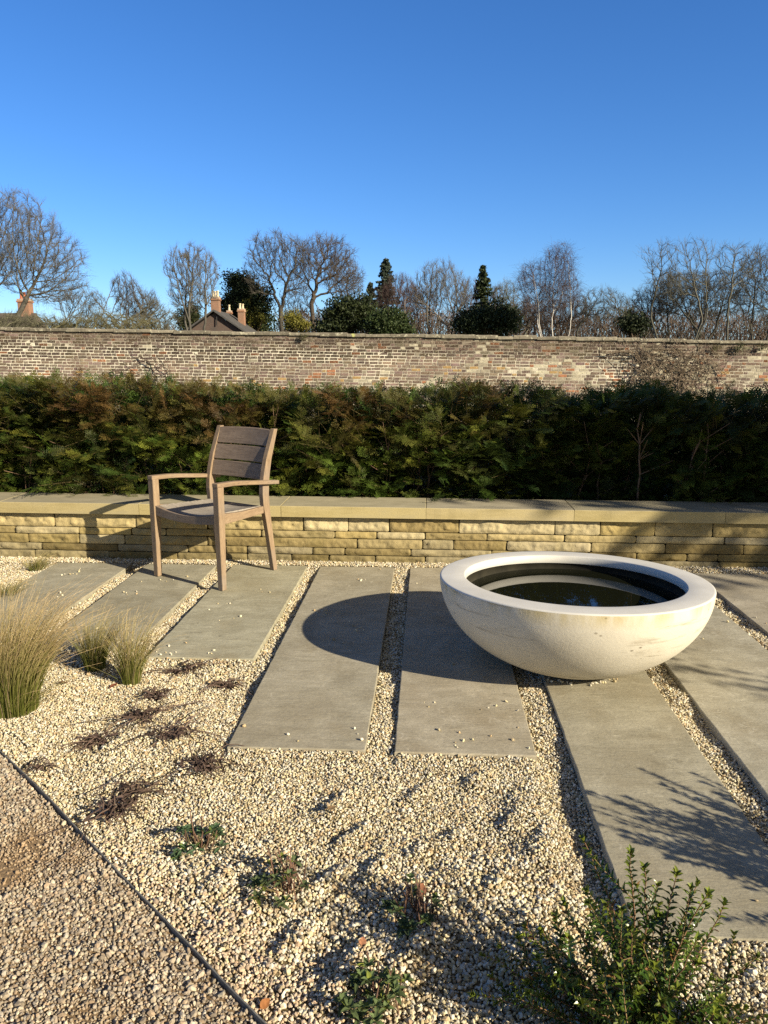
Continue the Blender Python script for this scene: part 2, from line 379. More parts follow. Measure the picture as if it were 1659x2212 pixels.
def sheet(name, side):
    mb = MB(); ys = np.arange(-.4, 5.32, .028); us = np.linspace(0, 1, 190)
    Yg, U = np.meshgrid(ys, us, indexing='ij'); E = edge_x(Yg)
    Xg = E + U*((3.9-E) if side > 0 else (-5.2-np.minimum(E, -.5)*1.0-np.where(E > -.5, E+.5, 0)))
    Z = gh(Xg + (1e-4 if side > 0 else -1e-4), Yg) - (.006 if side > 0 else .0025)
    n = fnoise(Xg, Yg, 6, 21)
    C = lerp((.22, .175, .105), (.15, .12, .07), n) if side > 0 else lerp((.19, .13, .075), (.26, .185, .11), n)
    F_ = grid_faces(len(ys), len(us))
    if side > 0: F_ = F_[:, ::-1]
    mb.add(np.stack([Xg, Yg, Z], -1), F_, C.reshape(-1, 3))
    return tag(mb.build(name, MAT['bed'], smooth=True), kind='structure')
sheet('gravel_bed', 1); sheet('path', -1)

# icosphere chips
_g = (1+5**.5)/2
ICO = norm(np.array([(-1, _g, 0), (1, _g, 0), (-1, -_g, 0), (1, -_g, 0), (0, -1, _g), (0, 1, _g), (0, -1, -_g), (0, 1, -_g), (_g, 0, -1), (_g, 0, 1), (-_g, 0, -1), (-_g, 0, 1)], float))
ICF = np.array([(0, 11, 5), (0, 5, 1), (0, 1, 7), (0, 7, 10), (0, 10, 11), (1, 5, 9), (5, 11, 4), (11, 10, 2), (10, 7, 6), (7, 1, 8), (3, 9, 4), (3, 4, 2), (3, 2, 6), (3, 6, 8), (3, 8, 9), (4, 9, 5), (2, 4, 11), (6, 2, 10), (8, 6, 7), (9, 8, 1)])
def chips(mb, P, size, C, rng):
    N = len(P)
    s = np.stack([np.ones(N), rng.uniform(.62, .95, N), rng.uniform(.45, .8, N)], 1)*size[:, None]
    V = ICO[None]*rng.uniform(.78, 1.18, (N, 12, 1))*s[:, None]
    az, el, ro = rng.uniform(0, 2*pi, N), rng.normal(0, .65, N), rng.normal(0, .7, N)
    ca, sa, ce, se, cr, sr = np.cos(az), np.sin(az), np.cos(el), np.sin(el), np.cos(ro), np.sin(ro); Z_, O_ = np.zeros(N), np.ones(N)
    Rx = np.stack([O_, Z_, Z_, Z_, cr, -sr, Z_, sr, cr], 1).reshape(N, 3, 3); Ry = np.stack([ce, Z_, se, Z_, O_, Z_, -se, Z_, ce], 1).reshape(N, 3, 3)
    Rz = np.stack([ca, -sa, Z_, sa, ca, Z_, Z_, Z_, O_], 1).reshape(N, 3, 3)
    V = np.einsum('nij,nkj->nki', Rz@Ry@Rx, V) + P[:, None]
    mb.add(V.reshape(-1, 3), (np.arange(N)[:, None, None]*12+ICF[None]).reshape(-1, 3), np.repeat(C, 12, axis=0))
CREAM = np.array([(.58, .50, .315), (.68, .605, .42), (.46, .38, .22), (.63, .58, .45), (.34, .275, .175), (.62, .535, .32), (.71, .66, .52), (.50, .37, .21), (.55, .505, .40)])
PINK = np.array([(.46, .36, .25), (.54, .43, .31), (.39, .305, .225), (.48, .405, .32), (.60, .50, .36), (.34, .265, .195), (.50, .36, .24)])
def scatter(x0, x1, y0, y1, sp, rng):
    gx, gy_ = np.meshgrid(np.arange(x0, x1, sp), np.arange(y0, y1, sp*.9), indexing='ij')
    x = gx.ravel()+rng.uniform(-.5, .5, gx.size)*sp; y = gy_.ravel()+rng.uniform(-.5, .5, gx.size)*sp
    d = y*cos(YAW)-x*sin(YAW)                      # keep what the photo's view, widened, can see
    lat = x*cos(YAW)+y*sin(YAW)
    k = (np.abs(lat) < .62*d+.42) & (y > 1.02)
    return x[k], y[k]
mb = MB()
for (x0, x1, y0, y1, sp) in [(-3.2, 2.4, .9, 2.0, .0076), (-3.4, 3.2, 2.0, 3.2, .0070), (-3.6, 3.6, 3.2, 5.2, .0080)]:
    x, y = scatter(x0, x1, y0, y1, sp, rng)
    k = ~in_slab(x, y, .002) & (x > edge_x(y)+.004) & (y < 5.2)
    x, y = x[k], y[k]; N = len(x)
    sz = rng.lognormal(0, .24, N)*sp*.66
    sz = np.clip(sz, .003, .0112)*np.where(y < 1.9, 1.1, 1.0)
    z = gh(x, y) + rng.uniform(-.9, .75, N)*sz
    C = CREAM[rng.integers(0, len(CREAM), N)]*rng.uniform(.78, 1.12, (N, 1))*np.array([.99, 1.0, 1.05])
    pk = (rng.random(N) < np.clip(.95-(x-edge_x(y))*2.0, .04, .8)*np.clip((2.2-y)*1.4, 0, 1))
    C = np.where(pk[:, None], PINK[rng.integers(0, len(PINK), N)]*rng.uniform(.9, 1.3, (N, 1)), C)
    chips(mb, np.stack([x, y, z], 1), sz, C, rng)
# loose chips kicked up on to the slabs, in small drifts
px_, py_ = [], []
for a, b, c_, d in SLABS[:8]:
    for _ in range(9):
        cx, cy_ = rng.uniform(a+.02, b-.02), (rng.uniform(c_, d) if rng.random() < .5 else c_+abs(rng.normal(.05, .2)))
        n = rng.integers(1, 7); s_ = rng.uniform(.02, .09)
        px_ += list(cx+rng.normal(0, s_, n)); py_ += list(cy_+rng.normal(0, s_*.8, n))
for q in rng.uniform(0, 1, 26): px_.append(.50+.36*q); py_.append(3.20-.03*rng.random()+.15*abs(q-.5))
px_, py_ = np.array(px_), np.array(py_)
k = in_slab(px_, py_, -.012) & ~((px_-.68)**2+(py_-3.48)**2 < .20**2); px_, py_ = px_[k], py_[k]; N = len(px_)
sz = np.clip(rng.lognormal(0, .3, N)*.0062, .003, .011)
chips(mb, np.stack([px_, py_, sz*.45], 1), sz, CREAM[rng.integers(0, len(CREAM), N)], rng)
tag(mb.build('gravel', MAT['stone']), 'loose cream limestone gravel filling the bed and the gaps between paving slabs', 'gravel', kind='stuff')
mb = MB()
x, y = scatter(-3.4, 0.2, .9, 5.1, .0080, rng)
k = (x < edge_x(y)-.004) & ~in_slab(x, y, .002); x, y = x[k], y[k]; N = len(x)
dirt = .12+fnoise(x, y, 3.0, 33, 4) + .30*np.clip(-(x-edge_x(y))-.42, -.35, .5)
k = rng.random(N) > np.clip((dirt-.60)*5, 0, .70); x, y, dirt = x[k], y[k], dirt[k]; N = len(x)
sz = np.clip(rng.lognormal(0, .34, N)*.0052, .0025, .0120)*np.where(dirt > .56, .8, 1.0)
C = PINK[rng.integers(0, len(PINK), N)]*rng.uniform(.58, 1.04, (N, 1))*np.array([.95, 1, 1.04])
C = lerp(C, np.array([.33, .225, .125]), np.clip((dirt-.56)*5, 0, .8))
chips(mb, np.stack([x, y, gh(x, y)+rng.uniform(-.8, .5, N)*sz], 1), sz, C, rng)
tag(mb.build('path_gravel', MAT['stone']), 'worn pinkish brown gravel with bare earth patches beside the steel edging', 'gravel', kind='stuff')

# steel edging strip
mb = MB(); yy = np.arange(-.3, 4.2, .03); ex = edge_x(yy)+.003*np.sin(yy*9)+.004*(fnoise(yy, yy*0, 5, 4)-.5); ez = -.004+.008*(fnoise(yy, yy*0+3, 3, 8)-.5)
tx = np.gradient(ex, yy); nn = np.stack([np.ones_like(yy), -tx], 1); nn /= np.linalg.norm(nn, axis=1)[:, None]; w = .0019
P = []
for sx_, zz in ((-w, -.08), (-w, ez), (w, ez), (w, -.08)): P.append(np.stack([ex+nn[:, 0]*sx_, yy+nn[:, 1]*sx_, np.broadcast_to(zz, yy.shape)], 1))
V = np.stack(P, 1).reshape(-1, 3); k = np.arange(len(yy)-1)[:, None]*4
F_ = np.concatenate([k+np.array([[i, (i+1) % 4, (i+1) % 4+4, i+4]]) for i in range(4)]); mb.add(V, F_)
tag(mb.build('metal_edging', MAT['steel']), 'thin grey steel edging strip curving between brown path and cream gravel', 'edging')

# ------------------------------------------------------------------ rounded slab solid
def solid(mb, a, b, c_, d, z0, z1, bev=.006, seg=2, wob=0.0, rng=None, C=(1, 1, 1), nx=10, ny=20):
    """box with rounded top arrises and slightly wandering edges"""
    prof = [(0, z0), (0, z1-bev)] + [(bev*(1-cos(q)), z1-bev*(1-sin(q))) for q in np.linspace(0, pi/2, seg+2)[1:]]
    def ring(inset):
        tx = np.linspace(0, 1, nx+1)[:-1]; ty = np.linspace(0, 1, ny+1)[:-1]
        P = np.concatenate([np.stack([a+(b-a)*tx, np.full(nx, c_)], 1), np.stack([np.full(ny, b), c_+(d-c_)*ty], 1),
                            np.stack([b-(b-a)*tx, np.full(nx, d)], 1), np.stack([np.full(ny, a), d-(d-c_)*ty], 1)])
        cen = np.array([(a+b)/2, (c_+d)/2]); hs = np.array([(b-a)/2, (d-c_)/2])
        return cen + (P-cen)*(hs-inset)/hs
    wo = (rng.normal(0, wob, (2*(nx+ny), 2)) if wob else 0)
    m = 2*(nx+ny); V = np.concatenate([np.concatenate([ring(i)+wo, np.full((m, 1), z)], 1) for i, z in prof])
    i = np.arange(m); j = (i+1) % m
    F_ = np.concatenate([np.stack([k*m+i, k*m+j, (k+1)*m+j, (k+1)*m+i], 1) for k in range(len(prof)-1)])
    n0 = len(V); cen = [[(a+b)/2, (c_+d)/2, z1]]
    V = np.concatenate([V, cen]); mb.add(V, F_, C); base = mb.n-len(V)
    mb.F[3].append(np.stack([base+(len(prof)-1)*m+i, base+(len(prof)-1)*m+j, np.full(m, n0+base)], 1))

SLAB_TXT = ['grey sandstone paving slab, leftmost of the row, partly behind tall grass', 'grey sandstone slab under the armchair front left leg, behind two small grass tufts',
            'short grey sandstone slab under the armchair right legs', 'long grey slab carrying the rounded tip of the bowl shadow', 'long grey slab between two gravel strips, bowl shadow across its middle',
            'longest slab running from under the stone bowl to the glossy shrub', 'grey slab right of the bowl foot with soft tree shade', 'grey slab behind the bowl at the right, mostly in shade',
            'shaded grey slab furthest right beside the low stone wall', 'grey slab beyond the right end of the paved row']
for k, (a, b, c_, d) in enumerate(SLABS):
    mb = MB(); tint = rng.uniform(.9, 1.08); tt = np.array([tint*rng.uniform(.98, 1.03), tint, tint*rng.uniform(.94, 1.04)])
    ox, oy = (a+b)/2, (c_+d)/2
    solid(mb, a-ox, b-ox, c_-oy, d-oy, -.06, 0, .004, 1, .0009, rng, tt, 14, 60)
    o = mb.build('paving_slab', MAT['slab']); o.location = (ox, oy, rng.uniform(-.0015, .0015))
    tag(o, SLAB_TXT[k], 'paving slab', 'sandstone slabs laid in a row with gravel gaps', 'thing')

# ------------------------------------------------------------------ low stone wall
wall = empty('low_stone_wall', (0, 5.2, -.03)); wall.rotation_euler = (0, .0038, 0)
tag(wall, 'low retaining wall of yellow split sandstone under long coping stones', 'wall', kind='thing')
mb = MB()
def walling(x0, x1, z0, z1, y0, rng, C):
    L, H = x1-x0, z1-z0; nx, nz = max(6, int(L/.010)), max(6, int(H/.008))
    u, v = np.meshgrid(np.linspace(0, 1, nx), np.linspace(0, 1, nz), indexing='ij')
    X = x0+u*L; Z = z0+v*H
    ex = np.minimum(u, 1-u)*L; ez = np.minimum(v, 1-v)*H
    r = .009; e = np.minimum(ex, ez); rnd = np.where(e < r, r-np.sqrt(np.maximum(r*r-(r-e)**2, 0)), 0)
    sd = int(rng.integers(0, 9999))
    nz_ = fnoise(X, Z, 9, sd, 2); fac = np.abs(fnoise(X+nz_*.12, Z*1.5, 19, sd+3, 4)-.5)
    tilt = rng.normal(0, .05); D = .024*(nz_-.5) + tilt*(Z-(z0+z1)/2) + .040*np.abs(fac-.10) + .020*(fnoise(X, Z*1.3, 36, sd+5, 3)-.5)
    D = D*np.clip(e/.02, .15, 1)
    cut = np.clip((.028-np.hypot(np.maximum(.028-ex, 0)*1.0, np.maximum(.028-ez, 0))), 0, 1)
    Yv = y0 - D + rnd*.35
    # corners rounded in elevation, outline slightly wandering
    cr = rng.uniform(.006, .014); kx, kz = np.maximum(cr-ex, 0), np.maximum(cr-ez, 0); hyp = np.hypot(kx, kz); f_ = np.where((hyp > cr) & (kx > 0) & (kz > 0), cr/np.maximum(hyp, 1e-6), 1.0)
    X = X+np.sign(.5-u)*kx*(1-f_); Z = Z+np.sign(.5-v)*kz*(1-f_)
    X = X+.004*(vnoise(Z, X*0, 30, sd+8)-.5)*(ex < .03); Z = Z+.003*(vnoise(X, Z*0, 16, sd+9)-.5)*(ez < .02)
    V = np.stack([X, Yv, Z], -1).reshape(-1, 3); F_ = grid_faces(nx, nz)
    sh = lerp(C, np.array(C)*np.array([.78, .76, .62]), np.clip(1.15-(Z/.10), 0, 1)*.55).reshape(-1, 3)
    mb.add(V, F_, sh)
    # returns into the joint
    rim = np.concatenate([np.arange(nx)*nz, (nx-1)*nz+np.arange(1, nz), (np.arange(nx-1)[::-1])*nz+nz-1, np.arange(1, nz-1)[::-1]])
    A = V[rim]; B = A.copy(); B[:, 1] = y0+.09; m = len(rim); i = np.arange(m); j = (i+1) % m
    mb.add(np.concatenate([A, B]), np.stack([i, i+m, j+m, j], 1), np.array(C)*.8)
courses = [(-.03, .048), (.050, .100), (.1015, .168), (.1695, .219), (.2205, .322)]
for ci, (z0, z1) in enumerate(courses):
    x = -4.4+rng.uniform(0, .4)
    while x < 4.3:
        L = rng.uniform(.20, .60)*(1.15 if ci == 4 else 1.0)
        base = np.array([(.40, .325, .165), (.46, .39, .23), (.37, .29, .125), (.33, .26, .12), (.43, .37, .235), (.29, .225, .10)][rng.integers(0, 6)])*rng.uniform(.80, 1.1)
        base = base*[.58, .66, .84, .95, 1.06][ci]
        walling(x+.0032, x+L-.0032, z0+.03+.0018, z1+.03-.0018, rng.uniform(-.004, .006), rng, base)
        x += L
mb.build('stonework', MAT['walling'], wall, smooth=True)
mb = MB(); solid(mb, -4.5, 4.5, .06, .30, -.05, .345, .002, 0, 0, rng, (.025, .021, .014), 2, 2); mb.build('wall_core', MAT['bed'], wall)
for k in range(-4, 5):
    mb = MB(); tint = rng.uniform(.93, 1.06)
    solid(mb, -.4985, .4985, -.042, .345, 0, .077, .004, 2, .0004, rng, np.array([tint, tint, tint*rng.uniform(.94, 1.04)]), 20, 8)
    o = mb.build('coping_stone', MAT['coping'], wall); o.location = (k+.5-.003, 0, .3555)

# ------------------------------------------------------------------ yew hedge
def yew_spray(rng):
    """one flat feathered spray, unit length along +x, in the xy plane"""
    Q = []
    def needle(p, d, L, w):
        s = np.array([-d[1], d[0], 0])*w
        tip = p+d*L+np.array([0, 0, rng.uniform(-.02, .02)])
        Q.append([p-s*.3, p+d*L*.5-s, tip, p+d*L*.5+s])
    def twig(p, ang, L, n):
        d = np.array([cos(ang), sin(ang), 0.0])
        for k in range(n):
            q = p+d*L*(k+.6)/n; nl = .145*(1-.45*k/n)
            for sg in (1, -1):
                a = ang+sg*rng.uniform(.75, 1.15); needle(q, np.array([cos(a), sin(a), rng.uniform(-.15, .2)]), nl*1.08, .0245)
    twig(np.zeros(3), 0, 1.0, 10)
    for k in range(4):
        s = 1 if k % 2 else -1
        twig(np.array([.14+.17*k, 0, 0]), s*rng.uniform(.6, .85), .52-.09*k, 5)
    V = np.array(Q).reshape(-1, 3); V[:, 2] -= .16*V[:, 0]**2
    return V
SPRAYS = [yew_spray(rng) for _ in range(6)]
def place_sprays(mb, P, D, L, C, rng, roll=.6):
    """P base points, D directions, L lengths; one spray at each"""
    kind = rng.integers(0, len(SPRAYS), len(P))
    D = norm(D)
    up = norm(np.array([[0, 0, 1.]])+rng.normal(0, roll, (len(P), 3)))
    S = norm(np.cross(up, D)); U = np.cross(D, S)
    for k, T in enumerate(SPRAYS):
        m = np.where(kind == k)[0]
        if not len(m): continue
        V = (T[None, :, 0, None]*D[m][:, None]+T[None, :, 1, None]*S[m][:, None]+T[None, :, 2, None]*U[m][:, None])*L[m][:, None, None]+P[m][:, None]
        nq = len(T)//4; F_ = (np.arange(len(m))[:, None, None]*len(T)+np.arange(nq*4).reshape(1, nq, 4)).reshape(-1, 4)
        tipf = np.clip(T[:, 0], 0, 1)[None, :, None]
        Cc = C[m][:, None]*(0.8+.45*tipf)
        mb.add(V.reshape(-1, 3), F_, Cc.reshape(-1, 3))
hedge = empty('yew_hedge', (0, 5.95, 0))
tag(hedge, 'dense dark green yew hedge with bronzed tips behind the low stone wall', 'hedge')
def hedge_top(x): return 1.145 - .0225*x + .10*(fnoise(x, x*0, 1.7, 61, 3)-.5)*2 + .05*(vnoise(x, x*0, 7, 62)-.5)*2
mb = MB(); NB = 2200
G0, G1, G2, BR = np.array([.019, .043, .008]), np.array([.062, .102, .014]), np.array([.145, .155, .022]), np.array([.110, .056, .020])
bx = rng.uniform(-4.3, 4.0, NB); btop = hedge_top(bx); bz_ = btop*np.power(rng.uniform(.0, 1, NB), .85)*.93
lump = fnoise(bx, bz_, 2.6, 71, 3)
bP = np.stack([bx, -.08-.34*(lump-.5)*2.1+rng.normal(0, .05, NB), bz_], 1)
bD = norm(np.stack([rng.normal(0, .5, NB), rng.normal(-.85, .25, NB)+.35*np.clip((bz_/btop-.75)*4, 0, 1), rng.normal(.45, .35, NB)+.9*np.clip((bz_/btop-.75)*4, 0, 1)], 1))
bL = rng.uniform(.16, .34, NB); bL = np.where((bz_+bD[:, 2]*bL) > btop+.07, bL*.6, bL)
g = fnoise(bx*1.3, bz_*1.6, 2.2, 81, 3)
bC = lerp(G0, G1, np.clip((g-.32)*2.4+rng.normal(0, .25, NB), 0, 1)); bC = lerp(bC, G2, np.clip(rng.normal(.12, .35, NB), 0, 1))
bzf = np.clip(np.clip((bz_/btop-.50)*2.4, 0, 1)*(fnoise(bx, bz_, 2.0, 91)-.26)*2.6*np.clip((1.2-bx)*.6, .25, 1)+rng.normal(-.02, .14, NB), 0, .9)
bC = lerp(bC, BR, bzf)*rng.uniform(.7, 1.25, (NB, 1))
nS = 9; tw_ = MB()
bS = norm(np.cross(bD, norm(np.array([[0, 0, 1.]])+rng.normal(0, .5, (NB, 3)))))
SP, SD, SL, SC = [], [], [], []
for q in range(nS):
    f = .22+.78*q/(nS-1); sg = 0 if q == nS-1 else (1 if q % 2 else -1)
    SP.append(bP+bD*(bL*f)[:, None]-np.array([0, 0, 1])*(.10*bL*f*f)[:, None])
    SD.append(norm(bD*(.75 if sg else 1)+bS*sg*rng.uniform(.6, 1.0, (NB, 1))+rng.normal(0, .14, (NB, 3))))
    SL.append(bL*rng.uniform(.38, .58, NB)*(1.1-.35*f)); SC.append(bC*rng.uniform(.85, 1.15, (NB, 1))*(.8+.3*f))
tubes(tw_, bP-bD*.1, bP+bD*(bL*.9)[:, None]-np.array([0, 0, 1])*(.08*bL)[:, None], .0028, .0012, 4, (.11, .085, .04))
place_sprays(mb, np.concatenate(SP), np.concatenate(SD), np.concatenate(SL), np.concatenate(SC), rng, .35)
tw_.build('twig', MAT['bark'], hedge)
# deeper layer and the back face
N2 = 15000; x = rng.uniform(-4.3, 4.0, N2); z = hedge_top(x)*np.power(rng.uniform(.0, 1, N2), .7)*.95; y = .06+.62*rng.random(N2)-.10*(z/hedge_top(x) > .8)
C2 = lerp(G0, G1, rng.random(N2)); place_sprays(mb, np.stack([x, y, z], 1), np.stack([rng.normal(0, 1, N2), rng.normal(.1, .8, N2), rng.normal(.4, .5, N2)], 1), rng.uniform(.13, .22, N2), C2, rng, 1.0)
# strong leading shoots above the top
N3 = 700; x = rng.uniform(-4.3, 4.0, N3); z = hedge_top(x)-.04; y = rng.uniform(-.3, .5, N3)
C3 = lerp(lerp(G0, G1, rng.random(N3)), BR, np.clip(fnoise(x, z, 1.5, 95)*np.clip((1.0-x)*.7, .1, 1), 0, .8)); place_sprays(mb, np.stack([x, y, z], 1), np.stack([rng.normal(0, .5, N3), rng.normal(-.15, .3, N3), rng.uniform(.5, 1.2, N3)], 1), rng.uniform(.07, .14, N3), C3, rng, 1.0)
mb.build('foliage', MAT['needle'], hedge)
mb = MB()
for k in range(46):
    x0 = -4.2+k*.178+rng.normal(0, .04); pts = [np.array([x0, rng.uniform(-.2, .12), 0])]
    hgt = rng.uniform(.6, 1.05); n = 9
    for q in range(n): pts.append(pts[-1]+np.array([rng.normal(0, .018), rng.normal(0, .014), hgt/n]))
    polytube(mb, pts, np.linspace(.011, .004, n+1), 6, (.24, .155, .10))
    for q in range(9):
        b = pts[rng.integers(2, n)]; d = np.array([rng.normal(0, .6), rng.normal(-.5, .5), rng.uniform(.1, .9)]); d /= np.linalg.norm(d)
        tubes(mb, [b], [b+d*rng.uniform(.15, .35)], .004, .0018, 4, (.20, .13, .085))
mb.build('stem', MAT['bark'], hedge)

# ------------------------------------------------------------------ old brick wall
BW_Y = 19.5
bw = empty('brick_wall', (0, BW_Y, 0)); tag(bw, 'tall old garden wall of weathered brick with white lime patches and stone coping', 'wall', kind='thing')
def bw_top(x): return 2.195 - (x+10.86)*.01875 - .085
mb = MB(); x0, x1 = -14.0, 12.0; pitch = .0745; ncourse = 30
for ci in range(ncourse):
    x = x0 - rng.uniform(0, .12); head = ci % 2
    while x < x1:
        head ^= 1; L = (.112 if head else .226)+rng.normal(0, .004)
        zc = bw_top(x) - (ci+.5)*pitch
        if zc > .3:
            j = rng.normal(0, .0025, 4); h = pitch*.5-.0085
            a, b, zl, zh = x+.0095, x+L-.0095, zc-h+j[0], zc+h+j[1]; yy0 = rng.normal(0, .0018)
            f1 = fnoise(x, zc*2, .55, 101, 3); f2 = vnoise(x, zc, 1.3, 103); rr = rng.random(); row = ci/ncourse
            right = np.clip((x+0.5)/6, 0, 1)
            white = np.clip((fnoise(x, zc*1.6, 1.1, 105, 4)-.57+.20*right-.10*(x < -3))*5, 0, .9)
            if rr < .025+.10*np.clip((f2-.55)*3, 0, 1)*(ci > 5): c = np.array([.34, .15, .08])*rng.uniform(.7, 1.2)
            elif rr < .09 and ci > 8: c = np.array([.40, .26, .11])
            elif rng.random() < .035+.65*white: c = lerp((.19, .155, .12), (.58, .535, .40), np.clip(rng.normal(.10+.65*white, .28), 0, 1))
            else: c = np.array([.190, .140, .114])*(.55+.9*fnoise(x, zc, .9, 131, 3))*rng.uniform(.65, 1.3)*np.array([1, rng.uniform(.9, 1.06), rng.uniform(.85, 1.1)])
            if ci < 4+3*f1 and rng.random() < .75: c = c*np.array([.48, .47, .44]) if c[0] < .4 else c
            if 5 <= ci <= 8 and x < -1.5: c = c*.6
            d = .012
            V = [(a, yy0, zl), (b, yy0, zl), (b, yy0, zh), (a, yy0, zh), (a-.002, yy0+.03, zl-.002), (b+.002, yy0+.03, zl-.002), (b+.002, yy0+.03, zh+.002), (a-.002, yy0+.03, zh+.002)]
            V = np.array(V); V[:4] += rng.normal(0, .0022, (4, 3))*[1, .5, 1]
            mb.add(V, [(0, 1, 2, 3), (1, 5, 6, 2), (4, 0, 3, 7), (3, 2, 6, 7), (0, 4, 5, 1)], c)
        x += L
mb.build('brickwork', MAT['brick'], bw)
mb = MB(); gx = np.linspace(x0, x1, 420); gzv = np.linspace(0, 1, 60)
X, T_ = np.meshgrid(gx, gzv, indexing='ij'); Z = -.2+(bw_top(X)+.2-.002)*T_
row = (bw_top(X)-Z)/pitch
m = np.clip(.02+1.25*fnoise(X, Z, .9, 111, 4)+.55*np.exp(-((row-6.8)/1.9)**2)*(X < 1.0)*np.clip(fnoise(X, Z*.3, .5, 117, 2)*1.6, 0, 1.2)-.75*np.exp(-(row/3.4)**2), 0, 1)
mb.add(np.stack([X, .0045+0*X, Z], -1), grid_faces(len(gx), len(gzv)), lerp((.27, .23, .18), (.82, .77, .63), m).reshape(-1, 3))
zt = bw_top(gx)[[0, -1]]-.003
mb.add([(x0, .35, -.2), (x1, .35, -.2), (x1, .35, zt[1]), (x0, .35, zt[0]), (x0, .012, -.2), (x1, .012, -.2), (x1, .012, zt[1]), (x0, .012, zt[0])], [(1, 0, 3, 2), (0, 4, 7, 3), (5, 1, 2, 6), (7, 6, 2, 3)], (.3, .26, .2))
mb.build('mortar_bed', MAT['mortar'], bw)
mb = MB(); x = x0
while x < x1:
    L = rng.uniform(.35, 1.0); z0 = bw_top(x+L/2); n = max(6, int(L/.06)); u = np.linspace(x+.004, min(x+L-.004, x1), n)
    dz = rng.normal(0, .006); hz = .085+rng.normal(0, .008)+.016*(fnoise(u, u*0, 9, 121)-.5); f0 = -.045+rng.normal(0, .008)
    rows = [(f0+.02, z0+dz-.012+0*u), (f0+.008*(vnoise(u, u*0, 12, 5)-.5), z0+dz+.006+0*u), (f0+.004, z0+dz+hz*.75), (f0+.04, z0+dz+hz), (.38, z0+dz+hz*.95), (.40, z0+dz)]
    V = np.concatenate([np.stack([u, np.broadcast_to(yv, u.shape), np.broadcast_to(zv, u.shape)], 1) for yv, zv in rows])
    mb.add(V, grid_faces(len(rows), n)[:, ::-1], np.array([.24, .215, .165])*rng.uniform(.75, 1.2))
    e = np.array([[k*n for k in range(6)]]); 
    for off in (0, n-1):
        q = [V[k*n+off] for k in range(6)]; mb.add(q, [(0, 1, 2, 3), (0, 3, 4, 5)], (.12, .10, .08))
    x += L
mb.build('wall_coping', MAT['wallcap'], bw)

# ------------------------------------------------------------------ branching by space colonisation
def colonize(A, start, par, step, di, dk, rng, jit=.15, up=.0, maxn=5200):
    nodes = [np.array(p, float) for p in start]; parent = list(par)
    P = np.array(nodes); best = np.full(len(A), np.inf); bi = np.zeros(len(A), int)
    def upd(new, i0):
        nonlocal best, bi
        d = np.linalg.norm(A[:, None]-new[None], axis=2); k = d.argmin(1); dm = d[np.arange(len(A)), k]
        m = dm < best; best[m] = dm[m]; bi[m] = k[m]+i0
    upd(P, 0); age = np.zeros(len(A), int)
    for it in range(220):
        act = best < di
        if not act.any(): break
        idx = bi[act]; dirs = norm(A[act]-P[idx]); acc = np.zeros((len(P), 3)); np.add.at(acc, idx, dirs); u = np.unique(idx)
        nd = norm(acc[u]); pv = np.where(np.array(parent)[u][:, None] >= 0, norm(P[u]-P[np.maximum(np.array(parent)[u], 0)]), 0); nd = norm(.72*nd+.45*pv); nd = norm(nd+rng.normal(0, jit, nd.shape)+np.array([0, 0, up])); new = P[u]+nd*step
        i0 = len(P); P = np.concatenate([P, new]); parent += list(u); upd(new, i0)
        keep = best > dk; age[act] += 1; keep &= age < 40
        A, best, bi, age = A[keep], best[keep], bi[keep], age[keep]
        if not len(A) or len(P) > maxn: break
    return P, np.array(parent)
def radii(P, par, r0, e, rmax):
    n = len(P); r = np.zeros(n); acc = np.zeros(n); kids = np.zeros(n, int)
    for i in range(n-1, -1, -1):
        r[i] = r0 if acc[i] == 0 else acc[i]**(1/e)
        if par[i] >= 0: acc[par[i]] += r[i]**e; kids[par[i]] += 1
    return np.minimum(r, rmax), kids
